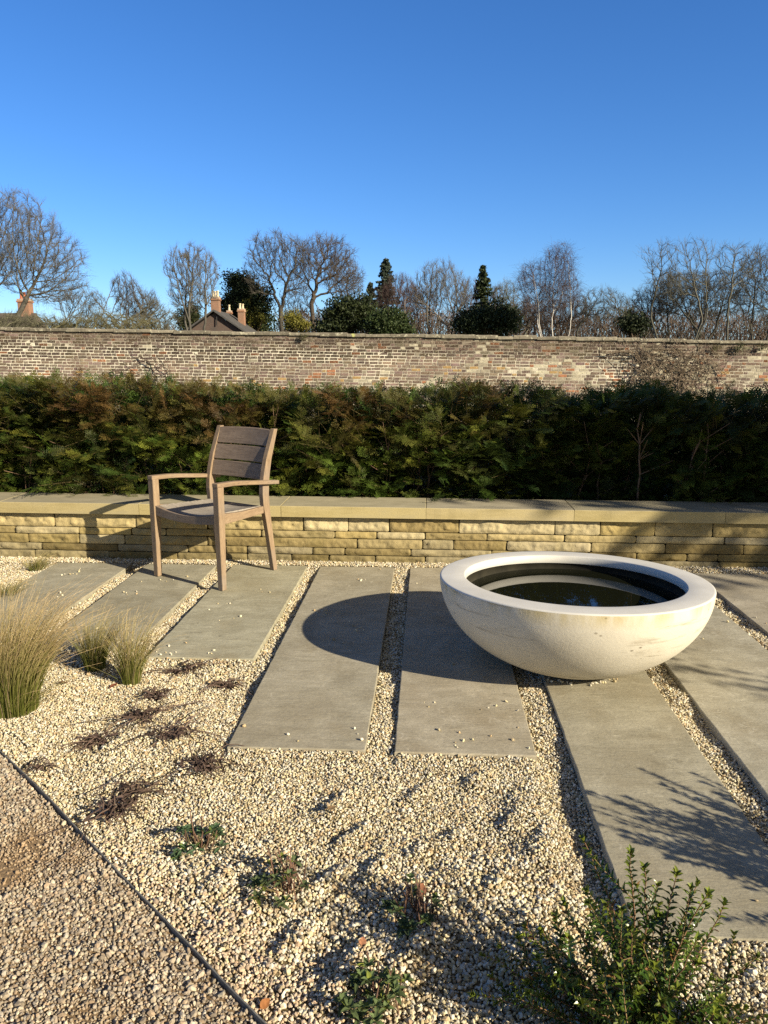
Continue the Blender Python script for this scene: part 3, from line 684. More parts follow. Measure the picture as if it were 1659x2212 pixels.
def bare_tree(name, label, trunk_px, Y, crowns, n_att=900, step=.38, col=(.20, .165, .125), tcol=None, twig=3, tl=.7, up=.0, jit=.2, r0=.016, e=2.35,
              stems=1, droop=0.0, seed=1, cat='tree', group=None, depth=.8, forkz=None, twig_r=.011, tw_up=.25, spread=.5, dens=2.2):
    r0 *= .72; twig = int(twig*1.0)+1; e = e-.24; col = tuple(np.array(col)*.86); twig_r *= .72; tl *= 1.25
    rg = np.random.default_rng(seed); k = px_per_m(Y)
    A = []; tot = sum(rx*ry for _, _, rx, ry in crowns)
    for (cx, cy_, rx, ry) in crowns:
        n = int(dens*n_att*rx*ry/tot); q = norm(rg.normal(0, 1, (n, 3)))*np.power(rg.random((n, 1)), .40); c = at(cx, cy_, Y)
        A.append(c+q*np.array([rx/k, rx/k*depth, ry/k]))
    A = np.concatenate(A); A = A[A[:, 2] > .8]
    b = at(trunk_px, 700, Y); base = np.array([b[0], Y, -.15])
    start, par = [], []
    low = A[:, 2].min() if forkz is None else at(trunk_px, forkz, Y)[2]
    for s in range(stems):
        ang = rg.uniform(0, 2*pi); lean = np.array([cos(ang), sin(ang), 0])*(spread if stems > 1 else .08)
        p = base+np.array([lean[0], lean[1], 0])*(.35 if stems > 1 else 0); prev = -1
        while p[2] < max(low, 1.2):
            start.append(p.copy()); par.append(prev); prev = len(start)-1
            p = p+np.array([lean[0]*step*1.2+rg.normal(0, .03), lean[1]*step*1.2+rg.normal(0, .03), step])
    P, par = colonize(A, start, par, step*.72, step*9, step*.85, rg, jit, up)
    r, kids = radii(P, par, r0, e, 9)
    root = empty(name, tuple(base)); tag(root, label, cat, group)
    col = np.array(col)*[.84, .94, 1.04]; tc = np.array(tcol) if tcol is not None else col*.72; P = P-base
    ii = np.where(par >= 0)[0]; pi_ = par[ii]; rr = r[ii]
    big = rr > (max(r0*3.2, .05) if tcol is None else r0*1.75)
    mb = MB(); bi_ = ii[big]
    tubes(mb, P[par[bi_]], P[bi_]+(P[bi_]-P[par[bi_]])*.06, np.minimum(r[par[bi_]], r[bi_]*1.25), r[bi_], 7, tc*rg.uniform(.85, 1.1, (len(bi_), 1)))
    mb.build('trunk', MAT['bark'], root, smooth=True)
    mb = MB(); sm = ii[~big]; col = np.array(col)
    tubes(mb, P[par[sm]], P[sm], r[par[sm]].clip(max=r[sm]*1.4), r[sm], 4, col*rg.uniform(.8, 1.15, (len(sm), 1)))
    # fine twigs
    src = np.where((r < r0*2.3) & (par >= 0))[0]; src = np.repeat(src, twig); n = len(src)
    d = norm(P[src]-P[par[src]]); d = norm(d+rg.normal(0, .42, (n, 3))+np.array([0, 0, tw_up]))
    p0 = P[src]+(P[par[src]]-P[src])*rg.random((n, 1)); L = tl*rg.uniform(.45, 1.1, n)[:, None]
    p1 = p0+d*L*.5; d2 = norm(d+rg.normal(0, .3, (n, 3))+np.array([0, 0, tw_up*.6-droop])); p2 = p1+d2*L*.5*(1+droop)
    cc = col*rg.uniform(.8, 1.2, (n, 1))
    tubes(mb, p0, p1, twig_r, twig_r*.8, 3, cc); tubes(mb, p1, p2, twig_r*.8, twig_r*.45, 3, cc)
    d3 = norm(d+rg.normal(0, .7, (n, 3))); tubes(mb, p1, p1+d3*L*.4, twig_r*.7, twig_r*.4, 3, cc)
    mb.build('crown', MAT['bark'], root)
    return root
def leaf_quads(mb, P, size, C, rg, nrm=None):
    n = len(P); a = norm(rg.normal(0, 1, (n, 3))); 
    if nrm is not None: a = norm(a+nrm)
    b = norm(np.cross(a, rg.normal(0, 1, (n, 3)))); s = np.broadcast_to(size, (n,))[:, None]*rg.uniform(.6, 1.25, (n, 1))
    V = np.stack([P-a*s*.5, P+b*s*.28, P+a*s*.5, P-b*s*.28], 1).reshape(-1, 3)
    mb.add(V, np.arange(4*n).reshape(-1, 4), np.repeat(C, 4, axis=0))
def evergreen(name, label, base_px, Y, crowns, clumps=260, per=60, cs=.45, ls=.22, col=(.03, .05, .018), col2=(.055, .08, .025), seed=1, cat='tree', group=None, depth=.8, world_at=None, up=0.0, shell=.6, asp=1.0):
    rg = np.random.default_rng(seed); k = px_per_m(Y); b = at(base_px, 700, Y); base = np.array([b[0], Y, -.15])
    if world_at is not None: base = np.array(world_at, float)
    root = empty(name, tuple(base)); tag(root, label, cat, group)
    mb = MB(); tr = MB(); tot = sum(rx*ry for _, _, rx, ry in crowns); ztop = 0
    for (cx, cy_, rx, ry) in crowns:
        n = max(6, int(clumps*rx*ry/tot)); c = (at(cx, cy_, Y)-base if world_at is None else np.array([cx[0], cx[1], cy_])); R = (np.array([rx/k, rx/k*depth, ry/k]) if world_at is None else np.array([rx, rx, ry]))
        q = norm(rg.normal(0, 1, (n, 3)))*np.power(rg.random((n, 1)), shell)*rg.uniform(.8, 1.12, (n, 1))
        cc = c+q*R; cc = cc[cc[:, 2] > .1]; n = len(cc); ztop = max(ztop, c[2])
        pp = np.repeat(cc, per, axis=0)+rg.normal(0, cs, (n*per, 3))*np.array([1, 1, .55*asp])*np.repeat(rg.uniform(.5, 1.2, (n, 1)), per, axis=0)
        out = norm(np.repeat(cc-c, per, axis=0)+np.array([0, 0, .3]))
        t_ = np.repeat(np.clip(rg.normal(.4, .35, n), 0, 1), per)+rg.normal(0, .15, n*per)
        leaf_quads(mb, pp, ls, lerp(col, col2, np.clip(t_, 0, 1)), rg, out*.6+np.array([0, 0, up]))
        for j in range(min(n, 40)):
            a = np.array([c[0]*.4, c[1]*.4, cc[j, 2]*.55]); tubes(tr, [a], [cc[j]], .07, .02, 5, (.12, .09, .06))
    polytube(tr, [(0, 0, -.1), (0, 0, ztop*.6), (0, 0, ztop)], [.22, .16, .06], 7, (.13, .10, .07))
    tr.build('trunk', MAT['bark'], root); mb.build('crown', MAT['ever'], root)
    return root
def spruce(name, label, cx, top, bot, wpx, Y, col, col2, seed=1, droop=.35, tiers=None, group=None):
    rg = np.random.default_rng(seed); k = px_per_m(Y); T = at(cx, top, Y); base = np.array([T[0], Y, -.15]); H = T[2]+.15; zb = at(cx, bot, Y)[2]; R = wpx/k
    root = empty(name, tuple(base)); tag(root, label, 'tree', group); mb, tr = MB(), MB()
    polytube(tr, [(0, 0, -.1), (0, 0, H*.5), (0, 0, H)], [.25, .15, .03], 7, (.12, .09, .065)); tr.build('trunk', MAT['bark'], root)
    br = MB(); z = zb
    while z < H-.1:
        f = (H-z)/(H-zb); n = rg.integers(5, 8); L0 = R*(f**.8)*rg.uniform(.7, 1.12)
        for q in range(n):
            a = rg.uniform(0, 2*pi); L = L0*rg.uniform(.65, 1.15)+.12; m = max(4, int(L/.16)); s = np.linspace(.15, 1, m)
            p = np.stack([cos(a)*L*s, sin(a)*L*s, z-droop*L*s+.35*droop*L*s**3+.05*f], 1)
            tubes(br, [p[0]*[0, 0, 1]], [p[-1]], .035, .01, 4, (.12, .09, .065))
            pp = np.repeat(p, 11, axis=0)+rg.normal(0, 1, (m*11, 3))*np.array([.16, .16, .09])*np.repeat(np.clip(L*.35*(1.15-s*.6), .3, 1.1), 11)[:, None]
            pp[:, 2] -= np.abs(rg.normal(0, .07, len(pp)))
            leaf_quads(mb, pp, .26, lerp(col, col2, np.clip(rg.normal(.4, .3)+rg.normal(0, .2, len(pp)), 0, 1)), rg)
        z += max(.16, .42*f)
    mb.build('crown', MAT['ever'], root); br.build('branch', MAT['bark'], root)
    return root

# ------------------------------------------------------------------ teak armchair
chair = empty('garden_armchair', (-1.502, 4.645, .0015), -.526)
tag(chair, 'weathered teak garden armchair with three-board back standing on the slabs', 'chair')
def bev(o, w=.004):
    m = o.modifiers.new('Bevel', 'BEVEL'); m.width = w; m.segments = 2; m.limit_method = 'ANGLE'; m.angle_limit = radians(35); return o
def box8(mb, lo, hi):
    """lo/hi: (x0,x1,y0,y1,z)"""
    V = [(q[i], q[j], q[4]) for q in (lo, hi) for i, j in ((0, 2), (1, 2), (1, 3), (0, 3))]
    mb.add(V, [(3, 2, 1, 0), (4, 5, 6, 7), (0, 1, 5, 4), (1, 2, 6, 5), (2, 3, 7, 6), (3, 0, 4, 7)])
def strip_prism(mb, bot, top, ax, a0, a1):
    """bot/top: matching polylines of (s,z); extruded along the other horizontal axis between a0 and a1 (arrays allowed)"""
    n = len(bot); V = []
    for a in (a0, a1):
        a = np.broadcast_to(a, (n,))
        for L in (bot, top):
            for k in range(n): V.append((L[k][0], a[k], L[k][1]) if ax == 'x' else (a[k], L[k][0], L[k][1]))
    F_ = []
    for k in range(n-1):
        F_ += [(k, k+1, n+k+1, n+k), (2*n+k+1, 2*n+k, 3*n+k, 3*n+k+1), (n+k, n+k+1, 3*n+k+1, 3*n+k), (k+1, k, 2*n+k, 2*n+k+1)]
    F_ += [(0, n, 3*n, 2*n), (n-1, 3*n-1, 4*n-1, 2*n-1)]
    if ax != 'x': F_ = [f[::-1] for f in F_]
    mb.add(V, F_)
LX = .290; PX = .243
for sg in (-1, 1):
    mb = MB(); c = sg*LX; ii_ = .006
    inner = (lambda w: (c-w, c+.0225) if sg > 0 else (c-.0225, c+w))
    a = inner(.017); b = inner(.024)
    mb.add([(a[0], -.020, 0), (a[1], -.020, 0), (a[1], .016, 0), (a[0], .016, 0), (b[0], -.024, .40), (b[1], -.024, .40), (b[1], .026, .40), (b[0], .026, .40), (b[0], -.024, .641), (b[1], -.024, .641), (b[1], .026, .641), (b[0], .026, .641)],
           [(3, 2, 1, 0), (8, 9, 10, 11)] + [q for o_ in (0, 4) for q in [(o_, o_+1, o_+5, o_+4), (o_+1, o_+2, o_+6, o_+5), (o_+2, o_+3, o_+7, o_+6), (o_+3, o_, o_+4, o_+7)]])
    bev(mb.build('front_leg', MAT['teak_z'], chair))
    # rear leg and back post in one sawn piece
    zz = np.array([0, .12, .25, .36, .45, .53, .60, .68, .76, .84, .90, .948]); yc = np.interp(zz, [0, .25, .45, .53, .62, .75, .948], [.530, .492, .460, .455, .460, .492, .570]); dp = np.interp(zz, [0, .3, .5, .6, .75, .948], [.036, .046, .060, .060, .052, .034])
    mb = MB(); strip_prism(mb, [(y_-d_/2, z_) for y_, z_, d_ in zip(yc, zz, dp)], [(y_+d_/2, z_) for y_, z_, d_ in zip(yc, zz, dp)], 'y', sg*PX-.0175, sg*PX+.0175)
    bev(mb.build('back_post', MAT['teak_z'], chair), .003)
    ya = np.linspace(-.026, .555, 9); zt = np.interp(ya, [-.026, .15, .555], [.667, .660, .612]); th = np.interp(ya, [-.026, .1, .555], [.028, .027, .026]); xc = sg*np.interp(ya, [0, .555], [LX, .268])
    mb = MB(); strip_prism(mb, [(y_, z_-t_) for y_, z_, t_ in zip(ya, zt, th)], [(y_, z_) for y_, z_ in zip(ya, zt)], 'y', xc-.0245, xc+.0235)
    bev(mb.build('armrest', MAT['teak_y'], chair), .005)
    ya = np.linspace(.024, .435, 7); zt = np.interp(ya, [.02, .2, .44], [.474, .455, .452]); xc = sg*np.interp(ya, [.024, .435], [.284, .243]); mb = MB()
    strip_prism(mb, [(y_, .405) for y_ in ya], [(y_, z_) for y_, z_ in zip(ya, zt)], 'y', xc-.0125, xc+.0125)
    bev(mb.build('side_rail', MAT['teak_y'], chair), .003)
def saddle(x): return .034*(1-(x/.27)**2)
xa = np.linspace(-.268, .268, 17); mb = MB()
strip_prism(mb, [(x_, .402-.6*saddle(x_)+.008) for x_ in xa], [(x_, .473-saddle(x_)) for x_ in xa], 'x', -.014, .013); bev(mb.build('front_rail', MAT['teak_x'], chair), .003)
mb = MB(); strip_prism(mb, [(-.226, .40), (.226, .40)], [(-.226, .445), (.226, .445)], 'x', .442, .462); bev(mb.build('rear_rail', MAT['teak_x'], chair), .003)
for k in range(7):
    y0 = .016+k*.0600; mb = MB(); dz_ = -.010*(k/6); xk = xa*(1-.018*k)*.985
    strip_prism(mb, [(x_, .456+dz_-saddle(x_)) for x_ in xk], [(x_, .4735+dz_-saddle(x_)) for x_ in xk], 'x', y0, y0+.0588); bev(mb.build('seat_slat', MAT['teak_seat'], chair), .003)
for (z0, z1) in ((.622, .722), (.731, .828), (.837, .941)):
    mb = MB(); xs_ = np.linspace(-.2265, .2265, 13)
    def yb(z): return np.interp(z, [.53, .62, .75, .948], [.452, .457, .489, .562])
    cv = .016*(1-(xs_/.2265)**2); V = []
    for dy in (-.010, .010):
        for z in (z0, z1):
            crown = (.006*(1-(xs_/.2265)**2) if z == .941 else 0*xs_)
            V.append(np.stack([xs_, yb(z)+cv+dy, z+crown], 1))
    n = 13; V = np.concatenate(V); F_ = []
    for k in range(n-1): F_ += [(k, k+1, n+k+1, n+k), (2*n+k+1, 2*n+k, 3*n+k, 3*n+k+1), (n+k, n+k+1, 3*n+k+1, 3*n+k), (k+1, k, 2*n+k, 2*n+k+1)]
    F_ += [(0, n, 3*n, 2*n), (n-1, 3*n-1, 4*n-1, 2*n-1)]; mb.add(V, F_)
    bev(mb.build('back_slat', MAT['teak_x'], chair), .004)

# ------------------------------------------------------------------ stone bowl of water
bowl = empty('stone_bowl', (.68, 3.475, .003)); bowl.rotation_euler = (-.0465, .0079, 0)
tag(bowl, 'large round pale cast stone water bowl tilted slightly on the slabs', 'water bowl')
def lathe(mb, prof, n=160, C=(1, 1, 1)):
    th = np.arange(n)*2*pi/n; V = np.concatenate([np.stack([r*np.cos(th), r*np.sin(th), np.full(n, z)], 1) for r, z in prof]); i = np.arange(n); j = (i+1) % n
    mb.add(V, np.concatenate([np.stack([k*n+i, k*n+j, (k+1)*n+j, (k+1)*n+i], 1) for k in range(len(prof)-1)]), C)
HB, RB, HC = .40, .616, .4385
prof = [(.02, -.001), (.15, .0), (.24, .001)]
for z in np.linspace(.004, HB-.006, 46): prof.append((RB*max(1-(((HB-z)/HC)**2.0), .05)**.5, z))
mb = MB(); lathe(mb, prof); mb.build('bowl_body', MAT['bowl'], bowl, smooth=True)
RI = .4975
prof = [(RB, HB-.0065), (RB-.0012, HB-.003), (RB-.005, HB-.0005), (RB-.01, HB), (.56, HB+.0005), (RI+.007, HB), (RI+.003, HB-.001), (RI, HB-.005), (RI-.001, HB-.038), (RI+.002, HB-.041)]
mb = MB(); lathe(mb, prof); mb.build('rim', MAT['rim'], bowl, smooth=True)
prof = [(RI+.0015, HB-.0405), (RI+.012, HB-.0415), (RI+.010, .30), (.47, .22), (.40, .14), (.28, .08), (.12, .055), (.01, .05)]
mb = MB(); lathe(mb, prof); mb.build('lining', MAT['liner'], bowl, smooth=True)
mb = MB(); prof = [(.001, 0), (.2, 0), (.4, 0), (.515, 0)]; lathe(mb, prof, 96); o = mb.build('water', MAT['water'], bowl); o.location = (0, 0, .303); o.rotation_euler = (.0465, -.0079, 0)

# ------------------------------------------------------------------ feather grass tufts
def tuft(name, label, base, H, n, fan, lean, seed, gold=.5, group='feather grass clumps', rootr=.05, cat='grass clump', dry=.08):
    rg = np.random.default_rng(seed); mb = MB(); m = 9
    ang = rg.uniform(0, 2*pi, n); out = np.stack([np.cos(ang), np.sin(ang), 0*ang], 1)
    rr = np.sqrt(rg.random(n)); b = out*(rootr*rr)[:, None]
    h = H*(.42+.66*rg.beta(2.2, 1.6, n))*(1-.18*rr); f = fan*(.15+rr*rg.uniform(.3, 1.2, n)); dr = rg.uniform(.05, .8, n)
    s = np.linspace(0, 1, m)[None, :, None]
    wob = rg.normal(0, .05, (n, 1, 3))*s**2
    P = b[:, None] + out[:, None]*(f*h)[:, None, None]*s**1.5 + np.array([0, 0, 1.0])*(h[:, None, None]*(s-.30*dr[:, None, None]*s**3)) + np.array([lean[0], lean[1], 0])*(h*rg.uniform(.4, 1.5, n))[:, None, None]*s**2.4 + wob*h[:, None, None]
    pl = rg.random(n) < .13; P[pl] = P[pl]+(np.array([lean[0], lean[1], 0])*2.2+np.array([0, 0, -.10]))*h[pl][:, None, None]*s**3.2+np.array([0, 0, .12])*h[pl][:, None, None]*s; fl = rg.random(n) < .05; P[fl, :, 2] *= .35
    P[..., 2] = np.maximum(P[..., 2], .004)
    GR, ST, GD = np.array([.19, .21, .045]), np.array([.47, .39, .17]), np.array([.74, .58, .34])
    dryb = (rg.random(n) < dry)[:, None, None]; sv = np.repeat(s, n, axis=0)
    mixv = np.clip(sv*1.35-.22+rg.normal(0, .15, (n, 1, 1)), 0, 1)
    C = GR*(1-mixv)+ST*mixv; g2 = np.clip((sv-.55)*2.2*gold*(rg.uniform(.3, 1.6, (n, 1, 1))+pl[:, None, None]*1.2), 0, 1); C = C*(1-g2)+GD*g2
    C = np.where(dryb, GD*.72, C)*rg.uniform(.7, 1.25, (n, 1, 1))
    w = np.interp(np.linspace(0, 1, m), [0, .2, 1], [.0011, .0010, .00035])
    for k in range(m-1): tubes(mb, P[:, k], P[:, k+1], w[k], w[k+1], 3, C[:, k])
    o = mb.build(name, MAT['blade']); o.location = base
    return tag(o, label, cat, group)
def gpt(x, y, dz=0): return np.array([x, y, float(gh(x, y))+dz])
tuft('feather_grass', 'tallest feather grass clump with golden tips at the left edge', gpt(-1.66, 2.83), .58, 1450, .34, (.13, .06), 41, 1.0, rootr=.085)
tuft('feather_grass', 'short green feather grass tuft between the tall clump and its right neighbour', gpt(-1.52, 3.27), .35, 330, .46, (.16, .05), 42, .35, rootr=.045)
tuft('feather_grass', 'short straw tinted feather grass tuft nearest the chair', gpt(-1.295, 3.13), .37, 340, .40, (.10, .05), 43, .7, rootr=.040)
tuft('feather_grass', 'sparse low grass tuft at the foot of the stone wall', gpt(-2.66, 4.95), .14, 160, 1.0, (.25, .1), 44, .3, rootr=.05)
tuft('feather_grass', 'flattened grass tuft behind the tall golden clump', gpt(-2.55, 4.35), .15, 220, 1.2, (.3, 0), 45, .4, rootr=.06)

# ------------------------------------------------------------------ leafy shrubs and bedding plants
def leaves(mb, P, D, U, L, W, C, fold=.25, curl=.15):
    """folded pointed leaves: base P, direction D, upper side U"""
    n = len(P); D = norm(D); S = norm(np.cross(D, U)); U = np.cross(S, D); L = np.broadcast_to(L, (n,))[:, None]; W = np.broadcast_to(W, (n,))[:, None]
    pts = [P, P+D*L*.38+S*W*.5+U*W*fold, P+D*L*.42-U*0, P+D*L*.38-S*W*.5+U*W*fold, P+D*L*.74+S*W*.33+U*(W*fold*.6-L*curl*.4), P+D*L*.74-S*W*.33+U*(W*fold*.6-L*curl*.4), P+D*L-U*L*curl, P+D*L*.75-U*L*curl*.45]
    V = np.stack(pts, 1).reshape(-1, 3); T3 = np.array([(0, 2, 1), (0, 3, 2), (4, 7, 6), (7, 5, 6)]); T4 = np.array([(1, 2, 7, 4), (2, 3, 5, 7)])
    k = np.arange(n)[:, None, None]*8
    b0 = mb.n; mb.add(V, (k+T3).reshape(-1, 3), np.repeat(C, 8, axis=0)); mb.F[4].append((k+T4).reshape(-1, 4)+b0)
def shrub(name, label, base, tips, seed, leaf=.023, side=2, group=None, gap=.0105):
    rg = np.random.default_rng(seed); root = empty(name, tuple(base)); tag(root, label, 'shrub', group); st, lf = MB(), MB()
    shoots = []
    for tp in tips:
        tp = np.array(tp, float); c1 = np.array([tp[0]*.35, tp[1]*.35, tp[2]*.45])+rg.normal(0, .012, 3); s = np.linspace(0, 1, 14)[:, None]
        P = 2*s*(1-s)*c1+s*s*tp+rg.normal(0, .0022, (14, 3)); P[0] = rg.normal(0, .008, 3)*[1, 1, 0]
        polytube(st, P, np.linspace(.0036, .0009, 14), 5, (.22, .13, .075)); shoots.append((P, .22))
        for q in range(side):
            i0 = rg.integers(4, 11); d = norm((P[i0+1]-P[i0])+rg.normal(0, .022, 3)); Ls = rg.uniform(.05, .12)
            Q = P[i0]+d*np.linspace(0, Ls, 8)[:, None]+np.array([0, 0, 1])*np.linspace(0, 1, 8)[:, None]**2*.025
            polytube(st, Q, np.linspace(.0016, .0008, 8), 4, (.22, .15, .075)); shoots.append((Q, .1))
    for P, s0 in shoots:
        seg = np.linalg.norm(np.diff(P, axis=0), axis=1); cum = np.concatenate([[0], np.cumsum(seg)]); T = cum[-1]
        t = np.arange(T*s0, T, gap); t = np.concatenate([t, [T*.985, T*.995, T]])
        pos = np.stack([np.interp(t, cum, P[:, k]) for k in range(3)], 1); tan = norm(np.stack([np.interp(t, cum, np.gradient(P[:, k])) for k in range(3)], 1))
        h = norm(np.cross(tan, np.array([.3, .2, 1.0]))); b2 = np.cross(tan, h); a0 = rg.uniform(0, pi)
        young = np.clip((t/T-.72)*3.2, 0, 1); bright = rg.uniform(.8, 1.2)
        for side_ in (0, pi):
            an = a0+np.arange(len(t))*pi/2+side_+rg.normal(0, .22, len(t)); o_ = h*np.cos(an)[:, None]+b2*np.sin(an)[:, None]
            up_ = np.where(np.arange(len(t)) >= len(t)-3, 1.5, .75)[:, None]
            D = norm(o_+tan*up_+rg.normal(0, .12, o_.shape)); k = rg.random(len(t)) > .08
            C = lerp((.036, .078, .012), (.150, .180, .022), np.clip(young*.8+rg.normal(.05, .18, len(t)), 0, 1))*bright
            rd = rg.random(len(t)) < .03; C[rd] = (.20, .11, .04)
            leaves(lf, pos[k], D[k], (tan-o_*.4)[k], leaf*rg.uniform(.7, 1.15, k.sum())*(1-.25*young[k]), leaf*.39, C[k])
    st.build('stem', MAT['bark'], root); lf.build('leaves', MAT['gloss'], root); return root
b = gpt(.468, 1.406, .0)
tips = [(at(x, y, 1.406)-b)+np.array([0, dy, 0]) for x, y, dy in [(1365, 1852, .02), (1462, 1885, .0), (1516, 1906, -.03), (1583, 1977, .04), (1168, 2012, .0), (1142, 2042, .05), (1637, 2071, .0), (1282, 1872, .08), (1300, 1925, -.04), (1220, 1975, .03), (1420, 1930, .08), (1545, 1985, .1), (1480, 1960, -.08), (1340, 1960, -.06), (1240, 2080, -.06)]]
rs = np.random.default_rng(5)
for _ in range(32):
    a = rs.uniform(0, 2*pi); r_ = .31*np.sqrt(rs.random()); tips.append(np.array([r_*cos(a)*1.1-.02, r_*sin(a)*.8, rs.uniform(.08, .30)*(1-.6*(r_/.31)**2)+.03]))
shrub('evergreen_shrub', 'glossy green shrub with upright leafy shoots in the bottom right gravel', b, tips, 11, .0215, 3, None, .0082)
tips = []
for _ in range(86):
    a = rs.uniform(0, 2*pi); r_ = .42*np.sqrt(rs.random()); tips.append(np.array([r_*cos(a), r_*sin(a), rs.uniform(.30, .62)*(1-.45*(r_/.42)**2)]))
shrub('evergreen_shrub', 'glossy shrub just past the right edge, its feathery shadow crossing the longest slab', (1.62, 1.66, -.01), tips, 12, .027, 2)

def sage(label, base, R, n, seed, stubs=14, col=(.095, .125, .055)):
    rg = np.random.default_rng(seed); root = empty('low_perennial', tuple(base)); tag(root, label, 'plant', 'low green perennials in the gravel'); lf, st = MB(), MB()
    for q in range(n):
        a = rg.uniform(0, 2*pi); r_ = R*np.sqrt(rg.random()); h = rg.uniform(.02, .095)*(1.15-.8*r_/R); tip = np.array([r_*cos(a), r_*sin(a), h+.008])
        polytube(st, [tip*[.2, .2, 0], tip*[.7, .7, .4], tip], [.0018, .0015, .001], 4, (.15, .12, .06))
        m = rg.integers(6, 11); an = np.arange(m)*2.4+rg.uniform(0, 6); el = np.linspace(.15, 1.1, m)+rg.normal(0, .15, m)
        D = np.stack([np.cos(an)*np.cos(el), np.sin(an)*np.cos(el), np.sin(el)], 1); U = np.stack([-np.cos(an)*np.sin(el), -np.sin(an)*np.sin(el), np.cos(el)], 1)
        C = np.array(col)*rg.uniform(.6, 1.35, (m, 1))*np.array([1, 1, 1]); yl = rg.random(m) < .12; C[yl] = C[yl]*[1.5, 1.3, .6]
        leaves(lf, tip+np.array([[0, 0, -.006]])*np.linspace(1, 0, m)[:, None], D, U, rg.uniform(.018, .032)*np.linspace(1.1, .6, m), .0125, C, .15, .25)
    for q in range(stubs):
        a = rg.uniform(0, 2*pi); r_ = R*.7*rg.random(); p = np.array([r_*cos(a)+R*.15, r_*sin(a)+R*.1, 0]); d = np.array([rg.normal(0, .25), rg.normal(0, .25), 1])
        polytube(st, [p, p+d*rg.uniform(.05, .11)], [.0019, .0014], 5, np.array([.17, .10, .07])*rg.uniform(.7, 1.2))
    st.build('stem', MAT['bark'], root); lf.build('leaves', MAT['soft'], root)
sage('compact grey green perennial nearest the steel edging', gpt(-.665, 2.01), .075, 20, 21, 9, (.085, .14, .07))
sage('low perennial with many brown cut stems, left of centre in the gravel', gpt(-.37, 1.81), .082, 17, 22, 26)
sage('half dead perennial with rusty leaves above the shaded gravel', gpt(-.02, 1.735), .085, 12, 23, 26, (.075, .11, .05))
sage('bright leafy perennial at the bottom edge, left of the glossy shrub', gpt(-.10, 1.465), .082, 26, 24, 12, (.11, .15, .06))

def dead_plant(label, base, R, seed, n=26, litter=30, mass=1.0):
    n = int(n*.8); R *= 1.2
    rg = np.random.default_rng(seed); root = empty('dead_perennial', tuple(base)); tag(root, label, 'dead plant', 'withered perennials splayed on the gravel'); st, lf = MB(), MB()
    for q in range(n):
        a = (rg.uniform(0, 2*pi) if rg.random() < .45 else rg.normal(seed*2.4, .5)+pi*(rg.random() < .5)); L = R*rg.choice([.4, .7, 1.0, 1.6], p=[.3, .35, .25, .1])*rg.uniform(.7, 1.2); s = np.linspace(0, 1, 7)[:, None]; d = np.array([cos(a), sin(a), 0]); sd = np.array([-sin(a), cos(a), 0])
        p0 = rg.normal(0, .02, 3)*[1, 1, 0]
        P = p0+d*L*s+sd*(rg.normal(0, .22)*L*s**2+rg.normal(0, .03)*L*np.sin(s*9))+np.array([0, 0, 1])*(.012+rg.uniform(.004, .03)*np.sin(pi*np.minimum(s*1.1, 1))+rg.normal(0, .0015, (7, 1)))
        polytube(st, P, np.linspace(rg.uniform(.0014, .0030), .0010, 7), 4, np.array([.11, .076, .060])*rg.uniform(.5, 1.5))
        if rg.random() < .4: polytube(st, [P[4], P[4]+norm(d+sd*rg.choice([-1, 1])*.8)*L*.3], [.001, .0006], 4, (.13, .09, .07))
    m = litter; P = np.stack([rg.normal(0, R*.20, m), rg.normal(0, R*.16, m), rg.uniform(.006, .030, m)*mass], 1); D = norm(rg.normal(0, 1, (m, 3))*[1, 1, .5]); U = norm(rg.normal(0, .5, (m, 3))+[0, 0, 1])
    leaves(lf, P, D, U, rg.uniform(.02, .045, m), rg.uniform(.006, .014, m), np.array([.088, .060, .052])*rg.uniform(.5, 1.6, (m, 1)), .4, .4)
    st.build('stem', MAT['bark'], root); lf.build('leaves', MAT['dry'], root)
DP = [((-.885, 3.13), .13, 'withered brown stems just below the short slab corner'), ((-1.10, 3.30), .16, 'dark tangle of dead stems at the foot of the right grass tuft'), ((-1.14, 2.99), .10, 'small withered plant between the grass tuft and the short slab'),
      ((-1.12, 2.78), .17, 'broad withered plant with long trailing stems in mid gravel'), ((-1.225, 2.615), .13, 'purplish dead clump right of the tall golden grass'), ((-.95, 2.655), .14, 'withered plant with long stems reaching toward the long slab'),
      ((-.78, 2.445), .13, 'darkest dead clump, left of the long slab corner'), ((-.975, 2.18), .16, 'flat brown dead clump nearest the green perennial and edging'), ((-1.36, 2.40), .09, 'tiny withered tuft beside the steel edging'), ((-.98, 2.30), .12, 'loose scatter of dead stems above the flat brown clump')]
for k, (p, R, lb) in enumerate(DP): dead_plant(lb, gpt(*p), R, 300+k, [26, 30, 22, 34, 26, 26, 36, 30, 12, 22][k], [34, 30, 34, 40, 60, 50, 70, 60, 12, 16][k])
def dead_leaf(label, x, y, L, col, seed, rz):
    rg = np.random.default_rng(seed); mb = MB(); n = 9; s = np.linspace(0, 1, n); w = np.sin(pi*s**.8)**.8*.36*L; V = []
    for q in (-1, -.5, 0, .5, 1): V.append(np.stack([s*L-.5*L, q*w, .006+.25*np.abs(q)*w*.9+.10*L*s**2+rg.normal(0, .0007, n)], 1))
    mb.add(np.concatenate(V), grid_faces(5, n), np.array(col)*rg.uniform(.8, 1.2, (5*n, 1)))
    polytube(mb, [(-.5*L, 0, .006), (-.72*L, .03*L, .008)], [.0009, .0006], 4, col)
    o = mb.build('dead_leaf', MAT['dry'], smooth=True); o.location = gpt(x, y, .006); o.rotation_euler = (rg.normal(0, .3), rg.normal(0, .3), rz); tag(o, label, 'leaf', 'fallen leaves on the gravel')
